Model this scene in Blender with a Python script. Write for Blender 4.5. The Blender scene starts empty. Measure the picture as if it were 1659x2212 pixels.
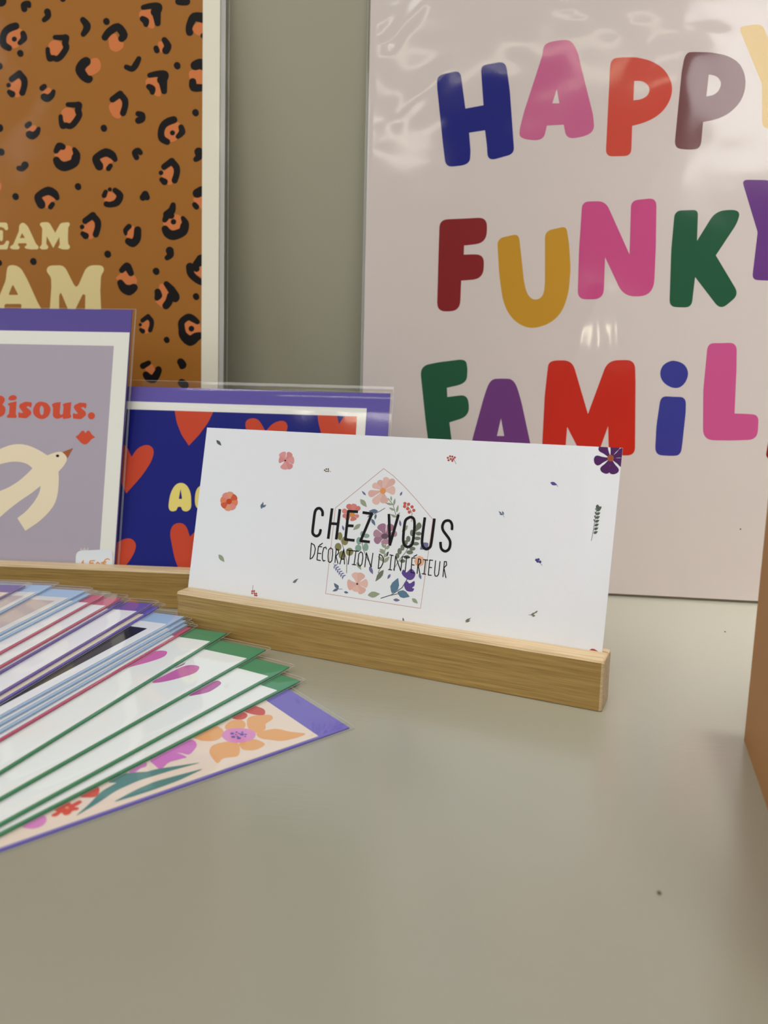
import bpy, bmesh, math, random
from mathutils import Vector, Matrix, noise
from mathutils.geometry import tessellate_polygon
random.seed(4)
S = bpy.context.scene
COL = S.collection
MM = 0.001

# ------------------------------------------------------------------ camera, world, lights, exposure
F, PITCH, ROLL, HCAM = 1680.54, 0.1960, -0.0020, 138.49      # focal length in px of a 1659x2212 frame, mm
CX, CY = 829.5, 1106.0
_fw = Vector((0, math.cos(PITCH), -math.sin(PITCH)))
_dn = Vector((0, -math.sin(PITCH), -math.cos(PITCH)))
_rt = Vector((1, 0, 0))
RR = _rt * math.cos(ROLL) + _dn * math.sin(ROLL)
DD = -_rt * math.sin(ROLL) + _dn * math.cos(ROLL)
EYE = Vector((0, 0, HCAM))
cam = bpy.data.cameras.new('camera')
camo = bpy.data.objects.new('camera', cam)
COL.objects.link(camo)
m3 = Matrix((RR, -DD, -_fw)).transposed()
camo.matrix_world = Matrix.Translation(EYE * MM) @ m3.to_4x4()
cam.sensor_fit = 'VERTICAL'
cam.sensor_height = 36
cam.lens = 36 * F / 2212
cam.clip_start = 0.005
cam.dof.use_dof = True
cam.dof.focus_distance = 0.355
cam.dof.aperture_fstop = 11
S.camera = camo

w = bpy.data.worlds.new('shop_ambience')
S.world = w
w.use_nodes = True
w.node_tree.nodes['Background'].inputs[0].default_value = (1.0, 0.97, 0.93, 1)
w.node_tree.nodes['Background'].inputs[1].default_value = 0.13


def area(name, loc, target, sx, sy, power, col):
    l = bpy.data.lights.new(name, 'AREA')
    l.shape = 'RECTANGLE'
    l.size, l.size_y, l.energy, l.color = sx, sy, power, col
    o = bpy.data.objects.new(name, l)
    COL.objects.link(o)
    o.location = loc
    o.rotation_euler = (Vector(target) - Vector(loc)).to_track_quat('-Z', 'Y').to_euler()
    return o


area('ceiling_light_panel', (-0.2, -0.6, 2.05), (0.0, 0.35, 0), 1.7, 1.2, 30.5, (1.0, 0.985, 0.955))
area('shop_window_light', (-2.2, -0.35, 0.95), (0, 0.35, 0.1), 1.3, 1.2, 12.5, (0.85, 0.925, 1.0))
area('high_window_light', (0.50, -1.5, 1.42), (0.50, 0.5, 1.0), 0.54, 0.54, 6.0, (1.0, 0.99, 0.97))
area('ceiling_strip_light', (-0.45, -1.5, 1.60), (0, 0.4, 0.2), 1.1, 0.03, 1.0, (1.0, 0.90, 0.70))
fill = area('added_counter_fill', (0.27, 0.22, 1.40), (0.245, 0.385, 0), 0.10, 0.10, 0.27, (1.0, 0.985, 0.96))  # added fill that brightens the right rear of the counter, no known lamp
fill.data.spread = math.radians(21)
area('ceiling_strip_light', (-0.95, -1.5, 1.40), (0, 0.4, 0.15), 0.8, 0.02, 1.0, (1.0, 0.93, 0.78))
area('ceiling_spot_light', (-0.28, -4.5, 1.57), (0, 0.4, 0.1), 0.13, 0.13, 1.5, (1.0, 0.88, 0.66))

S.view_settings.view_transform = 'Standard'
S.view_settings.look = 'None'
S.view_settings.gamma = 1
S.view_settings.use_curve_mapping = False
S.view_settings.exposure = 0.0
S.cycles.transparent_max_bounces = 48
S.cycles.max_bounces = 10

# ------------------------------------------------------------------ materials


def lin(c):
    def f(v):
        v /= 255.0
        return v / 12.92 if v <= 0.04045 else ((v + 0.055) / 1.055) ** 2.4
    return (f(c[0]), f(c[1]), f(c[2]), 1)


_M = {}


def paper(c, rough=0.55, spec=0.15):
    k = (tuple(c), rough, spec)
    if k in _M:
        return _M[k]
    m = bpy.data.materials.new('print_%d_%d_%d' % tuple(c))
    m.use_nodes = True
    nt = m.node_tree
    b = nt.nodes['Principled BSDF']
    b.inputs['Roughness'].default_value = rough
    b.inputs['Specular IOR Level'].default_value = spec
    # paper grain: a little tooth in colour
    tc = nt.nodes.new('ShaderNodeTexCoord')
    nz = nt.nodes.new('ShaderNodeTexNoise')
    nz.inputs['Scale'].default_value = 2500
    nz.inputs['Detail'].default_value = 2
    mp = nt.nodes.new('ShaderNodeMapRange')
    mp.inputs['To Min'].default_value = 0.955
    mp.inputs['To Max'].default_value = 1.045
    hs = nt.nodes.new('ShaderNodeHueSaturation')
    hs.inputs['Color'].default_value = lin(c)
    nt.links.new(tc.outputs['Object'], nz.inputs['Vector'])
    nt.links.new(nz.outputs['Fac'], mp.inputs['Value'])
    nt.links.new(mp.outputs['Result'], hs.inputs['Value'])
    nt.links.new(hs.outputs['Color'], b.inputs['Base Color'])
    _M[k] = m
    return m


def film(name, rough=0.06, tint=(1, 1, 1, 1), bump=0.0, scale=60, gain=1.0):
    m = bpy.data.materials.new(name)
    m.use_nodes = True
    nt = m.node_tree
    nt.nodes.clear()
    out = nt.nodes.new('ShaderNodeOutputMaterial')
    mix = nt.nodes.new('ShaderNodeMixShader')
    tr = nt.nodes.new('ShaderNodeBsdfTransparent')
    tr.inputs[0].default_value = tint
    gl = nt.nodes.new('ShaderNodeBsdfGlossy')
    gl.inputs['Roughness'].default_value = rough
    fr = nt.nodes.new('ShaderNodeFresnel')
    fr.inputs[0].default_value = 1.49
    geo = nt.nodes.new('ShaderNodeNewGeometry')
    # the film reflects alike from either side
    vm = nt.nodes.new('ShaderNodeMath')
    vm.operation = 'MULTIPLY'
    vm.inputs[1].default_value = gain
    iors = nt.nodes.new('ShaderNodeMix')
    iors.data_type = 'FLOAT'
    iors.inputs[2].default_value = 1.49
    iors.inputs[3].default_value = 1 / 1.49
    nt.links.new(geo.outputs['Backfacing'], iors.inputs[0])
    nt.links.new(iors.outputs[0], fr.inputs[0])
    nt.links.new(fr.outputs[0], vm.inputs[0])
    nt.links.new(vm.outputs[0], mix.inputs[0])
    nt.links.new(tr.outputs[0], mix.inputs[1])
    nt.links.new(gl.outputs[0], mix.inputs[2])
    nt.links.new(mix.outputs[0], out.inputs[0])
    if bump:
        tc = nt.nodes.new('ShaderNodeTexCoord')
        nz = nt.nodes.new('ShaderNodeTexNoise')
        nz.inputs['Scale'].default_value = scale
        nz.inputs['Detail'].default_value = 3
        bp = nt.nodes.new('ShaderNodeBump')
        bp.inputs['Strength'].default_value = bump
        bp.inputs['Distance'].default_value = 0.001
        nt.links.new(tc.outputs['Object'], nz.inputs['Vector'])
        nt.links.new(nz.outputs['Fac'], bp.inputs['Height'])
        nt.links.new(bp.outputs['Normal'], gl.inputs['Normal'])
        nt.links.new(bp.outputs['Normal'], fr.inputs['Normal'])
    return m


def rim_mat():
    m = bpy.data.materials.new('film_edge')
    m.use_nodes = True
    nt = m.node_tree
    b = nt.nodes['Principled BSDF']
    b.inputs['Base Color'].default_value = (0.75, 0.74, 0.70, 1)
    b.inputs['Roughness'].default_value = 0.15
    b.inputs['Alpha'].default_value = 0.55
    return m


def wood(name, c1, c2, c3, axis_scale=(13, 760, 760)):
    m = bpy.data.materials.new(name)
    m.use_nodes = True
    nt = m.node_tree
    b = nt.nodes['Principled BSDF']
    tc = nt.nodes.new('ShaderNodeTexCoord')
    mp = nt.nodes.new('ShaderNodeMapping')
    mp.inputs['Scale'].default_value = axis_scale
    n1 = nt.nodes.new('ShaderNodeTexNoise')
    n1.inputs['Scale'].default_value = 1.0
    n1.inputs['Detail'].default_value = 6
    n1.inputs['Roughness'].default_value = 0.65
    mp2 = nt.nodes.new('ShaderNodeMapping')
    mp2.inputs['Scale'].default_value = (axis_scale[0] * 4, axis_scale[1] * 5, axis_scale[2] * 5)
    n2 = nt.nodes.new('ShaderNodeTexNoise')
    n2.inputs['Scale'].default_value = 1.0
    n2.inputs['Detail'].default_value = 3
    cr = nt.nodes.new('ShaderNodeValToRGB')
    e = cr.color_ramp.elements
    e[0].position, e[0].color = 0.30, lin(c1)
    e[1].position, e[1].color = 0.72, lin(c3)
    x = e.new(0.5)
    x.color = lin(c2)
    mx = nt.nodes.new('ShaderNodeMix')
    mx.data_type = 'RGBA'
    mx.blend_type = 'MULTIPLY'
    mx.inputs[0].default_value = 0.35
    c2r = nt.nodes.new('ShaderNodeValToRGB')
    c2r.color_ramp.elements[0].position = 0.38
    c2r.color_ramp.elements[0].color = (0.35, 0.3, 0.25, 1)
    c2r.color_ramp.elements[1].position = 0.55
    c2r.color_ramp.elements[1].color = (1, 1, 1, 1)
    bp = nt.nodes.new('ShaderNodeBump')
    bp.inputs['Strength'].default_value = 0.25
    bp.inputs['Distance'].default_value = 0.0003
    L = nt.links.new
    L(tc.outputs['Object'], mp.inputs[0])
    L(mp.outputs[0], n1.inputs['Vector'])
    L(tc.outputs['Object'], mp2.inputs[0])
    L(mp2.outputs[0], n2.inputs['Vector'])
    L(n1.outputs['Fac'], cr.inputs[0])
    L(n2.outputs['Fac'], c2r.inputs[0])
    L(cr.outputs[0], mx.inputs[6])
    L(c2r.outputs[0], mx.inputs[7])
    L(mx.outputs[2], b.inputs['Base Color'])
    L(n2.outputs['Fac'], bp.inputs['Height'])
    L(bp.outputs[0], b.inputs['Normal'])
    b.inputs['Roughness'].default_value = 0.4
    b.inputs['Specular IOR Level'].default_value = 0.5
    return m


def painted(name, c, rough, coat, brush=True, amp=0.25, mott=0.06):
    m = bpy.data.materials.new(name)
    m.use_nodes = True
    nt = m.node_tree
    L = nt.links.new
    b = nt.nodes['Principled BSDF']
    b.inputs['Roughness'].default_value = rough
    b.inputs['Coat Weight'].default_value = coat
    b.inputs['Coat Roughness'].default_value = 0.2
    b.inputs['Coat IOR'].default_value = 1.65
    tc = nt.nodes.new('ShaderNodeTexCoord')
    nz = nt.nodes.new('ShaderNodeTexNoise')
    nz.inputs['Scale'].default_value = 9
    nz.inputs['Detail'].default_value = 4
    mr = nt.nodes.new('ShaderNodeMapRange')
    mr.inputs['To Min'].default_value = 1 - mott
    mr.inputs['To Max'].default_value = 1 + mott
    hs = nt.nodes.new('ShaderNodeHueSaturation')
    hs.inputs['Color'].default_value = lin(c)
    L(tc.outputs['Object'], nz.inputs['Vector'])
    L(nz.outputs['Fac'], mr.inputs['Value'])
    L(mr.outputs[0], hs.inputs['Value'])
    L(hs.outputs[0], b.inputs['Base Color'])
    mp = nt.nodes.new('ShaderNodeMapping')
    mp.inputs['Scale'].default_value = (22, 520, 60) if brush else (160, 160, 160)
    mp.inputs['Rotation'].default_value = (0, 0, math.radians(-6))
    n2 = nt.nodes.new('ShaderNodeTexNoise')
    n2.inputs['Scale'].default_value = 1.0
    n2.inputs['Detail'].default_value = 5
    n3 = nt.nodes.new('ShaderNodeTexNoise')
    n3.inputs['Scale'].default_value = 45
    n3.inputs['Detail'].default_value = 3
    ad = nt.nodes.new('ShaderNodeMath')
    ad.operation = 'ADD'
    bp = nt.nodes.new('ShaderNodeBump')
    bp.inputs['Strength'].default_value = amp
    bp.inputs['Distance'].default_value = 0.0004
    L(tc.outputs['Object'], mp.inputs[0])
    L(mp.outputs[0], n2.inputs['Vector'])
    L(tc.outputs['Object'], n3.inputs['Vector'])
    L(n2.outputs['Fac'], ad.inputs[0])
    L(n3.outputs['Fac'], ad.inputs[1])
    L(ad.outputs[0], bp.inputs['Height'])
    L(bp.outputs[0], b.inputs['Normal'])
    if coat:
        L(bp.outputs[0], b.inputs['Coat Normal'])
    return m


FILM = film('clear_film', 0.07, bump=0.02, scale=40, gain=1.2)
FILM_POSTER = film('clear_poster_film', 0.09, bump=0.05, scale=22, gain=1.15)
FILM_MATT = film('clear_matt_film', 0.12, bump=0.04, scale=22, gain=0.45)
RIM = rim_mat()

# ------------------------------------------------------------------ geometry helpers


def ray(px, py):
    return _fw + RR * ((px - CX) / F) + DD * ((py - CY) / F)


class Frame:
    """a plane in the place: origin O (mm), unit axes U (right), V (up), N (towards the viewer)"""

    def __init__(s, O, U, V):
        s.O, s.U, s.V = Vector(O), Vector(U).normalized(), Vector(V).normalized()
        s.N = s.U.cross(s.V).normalized()

    def uv(s, px, py, dz=0.0):
        d = ray(px, py)
        o = s.O + s.N * dz
        t = (o - EYE).dot(s.N) / d.dot(s.N)
        p = EYE + d * t - s.O
        return (p.dot(s.U), p.dot(s.V))

    def matrix(s):
        m = Matrix((s.U, s.V, s.N)).transposed().to_4x4()
        return Matrix.Translation(s.O * MM) @ m


def crop(ox, oy, sc):
    return lambda x, y: (ox + x / sc, oy + y / sc)


def rnd(pts, dr=0.0, seg=5):
    """closed polygon with rounded corners; pts = (x, y[, r])"""
    n = len(pts)
    out = []
    for i in range(n):
        p = Vector(pts[i][:2])
        r = pts[i][2] if len(pts[i]) > 2 else dr
        a = Vector(pts[i - 1][:2]) - p
        b = Vector(pts[(i + 1) % n][:2]) - p
        if r <= 0 or a.length < 1e-6 or b.length < 1e-6:
            out.append((p.x, p.y))
            continue
        ra = min(r, a.length * 0.5)
        rb = min(r, b.length * 0.5)
        p0 = p + a.normalized() * ra
        p2 = p + b.normalized() * rb
        for k in range(seg + 1):
            t = k / seg
            q = p0 * (1 - t) ** 2 + p * 2 * t * (1 - t) + p2 * t * t
            out.append((q.x, q.y))
    return out


def spl(pts, seg=5):
    n = len(pts)
    out = []
    for i in range(n):
        p0, p1, p2, p3 = (Vector(pts[(i + k - 1) % n][:2]) for k in range(4))
        for k in range(seg):
            t = k / seg
            q = 0.5 * ((2 * p1) + (p2 - p0) * t + (2 * p0 - 5 * p1 + 4 * p2 - p3) * t * t + (3 * p1 - p0 - 3 * p2 + p3) * t ** 3)
            out.append((q.x, q.y))
    return out


def circ(x, y, r, n=18, ry=None):
    ry = ry or r
    return [(x + r * math.cos(2 * math.pi * k / n), y + ry * math.sin(2 * math.pi * k / n)) for k in range(n)]


def blob(pts):
    """thick stroke with round ends and a width of its own at each point: list of polygons"""
    P = []
    for i, (x, y, r) in enumerate(pts):
        P.append(circ(x, y, r, 16))
        if i:
            x0, y0, r0 = pts[i - 1]
            d = Vector((x - x0, y - y0))
            if d.length > 1e-6:
                n = Vector((-d.y, d.x)).normalized()
                P.append([(x0 + n.x * r0, y0 + n.y * r0), (x + n.x * r, y + n.y * r),
                          (x - n.x * r, y - n.y * r), (x0 - n.x * r0, y0 - n.y * r0)])
    return P


def line(pts, hw, cap=True):
    P = []
    for i in range(len(pts)):
        if 0 < i < len(pts) - 1 or cap:
            P.append(circ(pts[i][0], pts[i][1], hw, 10))
        if i:
            x0, y0 = pts[i - 1]
            x, y = pts[i]
            d = Vector((x - x0, y - y0))
            if d.length > 1e-6:
                n = Vector((-d.y, d.x)).normalized() * hw
                P.append([(x0 + n.x, y0 + n.y), (x + n.x, y + n.y), (x - n.x, y - n.y), (x0 - n.x, y0 - n.y)])
    return P


def smooth_open(pts, seg=5):
    n = len(pts)
    out = []
    for i in range(n - 1):
        p0 = Vector(pts[max(i - 1, 0)])
        p1, p2 = Vector(pts[i]), Vector(pts[i + 1])
        p3 = Vector(pts[min(i + 2, n - 1)])
        for k in range(seg):
            t = k / seg
            q = 0.5 * ((2 * p1) + (p2 - p0) * t + (2 * p0 - 5 * p1 + 4 * p2 - p3) * t * t + (3 * p1 - p0 - 3 * p2 + p3) * t ** 3)
            out.append((q.x, q.y))
    out.append(tuple(pts[-1]))
    return out


def petal(cx, cy, tx, ty, wd, base=0.18):
    d = Vector((tx - cx, ty - cy))
    L = d.length
    d.normalize()
    n = Vector((-d.y, d.x))
    h = wd * 0.5
    pts = [(L * base, 0.12), (L * 0.45, 0.55), (L * 0.70, 0.95), (L * 0.86, 0.95), (L * 0.97, 0.55)]
    left = [(cx + d.x * a + n.x * h * f, cy + d.y * a + n.y * h * f) for a, f in pts]
    right = [(cx + d.x * a - n.x * h * f, cy + d.y * a - n.y * h * f) for a, f in reversed(pts)]
    return spl(left + [(tx, ty)] + right, 3)


def leaf(x0, y0, x1, y1, wd):
    d = Vector((x1 - x0, y1 - y0))
    n = Vector((-d.y, d.x)).normalized() * wd * 0.5
    f = [(0.12, 0.45), (0.35, 0.95), (0.6, 0.85), (0.85, 0.35)]
    left = [(x0 + d.x * a + n.x * k, y0 + d.y * a + n.y * k) for a, k in f]
    right = [(x0 + d.x * a - n.x * k, y0 + d.y * a - n.y * k) for a, k in reversed(f)]
    return [(x0, y0)] + left + [(x1, y1)] + right


def clip_rect(P, rc):
    if not rc:
        return P
    x0, y0, x1, y1 = rc
    for ax, lim, sg in ((0, x0, 1), (0, x1, -1), (1, y0, 1), (1, y1, -1)):
        out = []
        for i in range(len(P)):
            a, b = P[i - 1], P[i]
            ia, ib = (a[ax] - lim) * sg >= 0, (b[ax] - lim) * sg >= 0
            if ia != ib:
                t = (lim - a[ax]) / (b[ax] - a[ax])
                out.append((a[0] + (b[0] - a[0]) * t, a[1] + (b[1] - a[1]) * t))
            if ib:
                out.append(b)
        P = out
        if len(P) < 3:
            return []
    return P


LAYER = 0.035   # mm between ink layers


class MB:
    """collects shapes (mm, local) and links them as ONE mesh object"""

    def __init__(s):
        s.v, s.f, s.mi, s.mats, s.smooth = [], [], [], [], []

    def mat(s, m):
        if m not in s.mats:
            s.mats.append(m)
        return s.mats.index(m)

    def face(s, pts, m, sm=False):
        b = len(s.v)
        s.v += [Vector(p) for p in pts]
        s.f.append(list(range(b, b + len(pts))))
        s.mi.append(s.mat(m))
        s.smooth.append(sm)

    def mesh(s, verts, faces, m, sm=False):
        b = len(s.v)
        s.v += [Vector(p) for p in verts]
        for f in faces:
            s.f.append([i + b for i in f])
            s.mi.append(s.mat(m))
            s.smooth.append(sm)

    def poly(s, loops, m, z):
        loops = [l for l in loops if len(l) >= 3]
        if not loops:
            return
        vs = [[Vector((x, y, 0)) for x, y in l] for l in loops]
        flat = [p for l in vs for p in l]
        try:
            tris = tessellate_polygon(vs)
        except Exception:
            return
        b = len(s.v)
        s.v += [Vector((p.x, p.y, z)) for p in flat]
        for t in tris:
            a, c, d = (flat[i] for i in t)
            ar = (c - a).cross(d - a).z
            if abs(ar) < 1e-9:
                continue
            t = list(t) if ar > 0 else [t[0], t[2], t[1]]
            s.f.append([i + b for i in t])
            s.mi.append(s.mat(m))
            s.smooth.append(False)

    def box(s, x0, y0, z0, x1, y1, z1, m, top=None):
        v = [(x0, y0, z0), (x1, y0, z0), (x1, y1, z0), (x0, y1, z0), (x0, y0, z1), (x1, y0, z1), (x1, y1, z1), (x0, y1, z1)]
        s.mesh(v, [(0, 3, 2, 1), (0, 1, 5, 4), (1, 2, 6, 5), (2, 3, 7, 6), (3, 0, 4, 7)], m)
        s.mesh(v[4:], [(0, 1, 2, 3)], top or m)

    def build(s, name, parent=None, bevel=0, weld=False):
        me = bpy.data.meshes.new(name)
        me.from_pydata([v * MM for v in s.v], [], s.f)
        for m in s.mats:
            me.materials.append(m)
        me.polygons.foreach_set('material_index', s.mi)
        me.polygons.foreach_set('use_smooth', s.smooth)
        me.update()
        o = bpy.data.objects.new(name, me)
        COL.objects.link(o)
        if parent:
            o.parent = parent
        if weld:
            bm = bmesh.new()
            bm.from_mesh(me)
            bmesh.ops.remove_doubles(bm, verts=bm.verts, dist=1e-6)
            bm.to_mesh(me)
            bm.free()
        if bevel:
            md = o.modifiers.new('bevel', 'BEVEL')
            md.width = bevel * MM
            md.segments = 3
            md.limit_method = 'ANGLE'
            for p in me.polygons:
                p.use_smooth = False
        return o


def tag(o, label, cat, group=None):
    o['label'], o['category'] = label, cat
    if group:
        o['group'] = group
    return o


def thing(name, frame, label, cat, group=None):
    o = bpy.data.objects.new(name, None)
    o.empty_display_size = 0.02
    COL.objects.link(o)
    o.matrix_world = frame.matrix()
    return tag(o, label, cat, group)


class Ink:
    """draws printed shapes traced on a sheet: polygons mapped onto the sheet's own plane"""

    def __init__(s, mb, fr, rect=None, z=0.0):
        s.mb, s.fr, s.rect, s.z, s.c, s.n = mb, fr, rect, z, None, 0

    def use(s, c):
        s.c = c
        return s

    def loc(s, P):
        return [s.fr.uv(*s.c(x, y), s.z) for x, y in P]

    def poly(s, P, col, layer=1, holes=(), rough=0.55):
        L = [clip_rect(s.loc(P), s.rect)] + [s.loc(h) for h in holes]
        s.n = (s.n + 1) % 79                       # shapes that overlap never share one plane
        s.mb.poly(L, paper(col, rough), s.z + LAYER * layer + 0.0004 * s.n)

    def polys(s, Ps, col, layer=1):
        for P in Ps:
            s.poly(P, col, layer)


# ------------------------------------------------------------------ the setting
PA = -0.1746                                        # the wall and what leans on it turn away to the right
PU = Vector((math.cos(PA), math.sin(PA), 0))
PN = Vector((-math.sin(PA), math.cos(PA), 0))
Z = Vector((0, 0, 1))
P0 = Vector((-15.71, 469.72, 0))                    # bottom left corner of the lettered poster
LEAN = 0.1194
PC = PN * math.sin(LEAN) + Z * math.cos(LEAN)
WALL = Frame(P0 + PN * 53, PU, Z)

WALLM = painted('wall_paint', (163, 159, 136), 0.6, 0.0, brush=False, amp=0.12, mott=0.03)
TOPM = painted('counter_paint', (159, 157, 140), 0.36, 1.0, amp=0.18, mott=0.035)

b = MB()
b.box(-1400, -920, -60, 1300, 1700, 0, WALLM)
o = b.build('wall_back')
o.matrix_world = WALL.matrix()
o['kind'] = 'structure'
b = MB()
b.box(-2200, -2600, -960, 2200, 900, -900, paper((128, 118, 104), 0.6))
o = b.build('floor')
o['kind'] = 'structure'

# the counter: top stands against the wall, its near edge is just behind the camera's foot
CF = Frame(P0 + PN * 52.5, PU, PN)
ct = thing('counter', Frame(P0 + PN * 52.5 - Z * 900, PU, PN), 'grey beige painted counter top that all the cards and posters stand on', 'counter')
b = MB()
b.box(-800, -560, 872, 700, 0, 900, TOPM)
b.build('counter_top', ct, bevel=2)
b = MB()
b.box(-770, -530, 60, 670, -10, 872, TOPM)
b.build('cabinet_body', ct, bevel=2)
b = MB()
b.box(-750, -480, 0, 650, -20, 60, paper((70, 66, 60)))
b.build('plinth', ct)

# ------------------------------------------------------------------ posters


def poster_film(w_, h_, x0, x1, y0, y1, creases, zf=1.3, zb=-2.3, seed=0, fm=FILM_POSTER):
    """clear bag round a poster: wavy front sheet, flat back sheet, rounded side folds"""
    b = MB()
    nx, ny = 90, 110
    V = []
    for j in range(ny + 1):
        for i in range(nx + 1):
            x = x0 + (x1 - x0) * i / nx
            y = y0 + (y1 - y0) * j / ny
            e = min(1.0, min(x - x0, x1 - x) / 9.0, (y - y0 + 1) / 9.0)
            amp = 1.0 + 1.1 * max(0.0, (y / h_ - 0.45) / 0.55)      # the bag is slacker towards its top
            z = zf + 0.34 * amp * e * noise.noise(Vector((x / 46, y / 38, seed))) + 0.10 * amp * amp * e * noise.noise(Vector((x / 17, y / 15, seed + 5)))
            for (ax, ay, bx, by, wd, am) in creases:
                d = Vector((bx - ax, by - ay))
                t = max(0, min(1, Vector((x - ax, y - ay)).dot(d) / d.length_squared))
                q = Vector((x - ax, y - ay)) - d * t
                z += am * math.exp(-(q.length / wd) ** 2)
            if i in (0, nx):
                z = (zf + zb) / 2 + 0.5
            V.append((x, y, z))
    F_ = [(j * (nx + 1) + i, j * (nx + 1) + i + 1, (j + 1) * (nx + 1) + i + 1, (j + 1) * (nx + 1) + i) for j in range(ny) for i in range(nx)]
    b.mesh(V, F_, fm, True)
    zm = (zf + zb) / 2 + 0.5
    b.mesh([(x0, y0, zm), (x0 + 2, y0, zb), (x1 - 2, y0, zb), (x1, y0, zm), (x0, y1, zm), (x0 + 2, y1, zb), (x1 - 2, y1, zb), (x1, y1, zm)],
           [(0, 4, 5, 1), (1, 5, 6, 2), (2, 6, 7, 3)], fm, True)
    for xx in (x0, x1):
        b.box(xx - 0.07, y0, zm - 0.07, xx + 0.07, y1, zm + 0.07, RIM)
    return b


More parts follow.
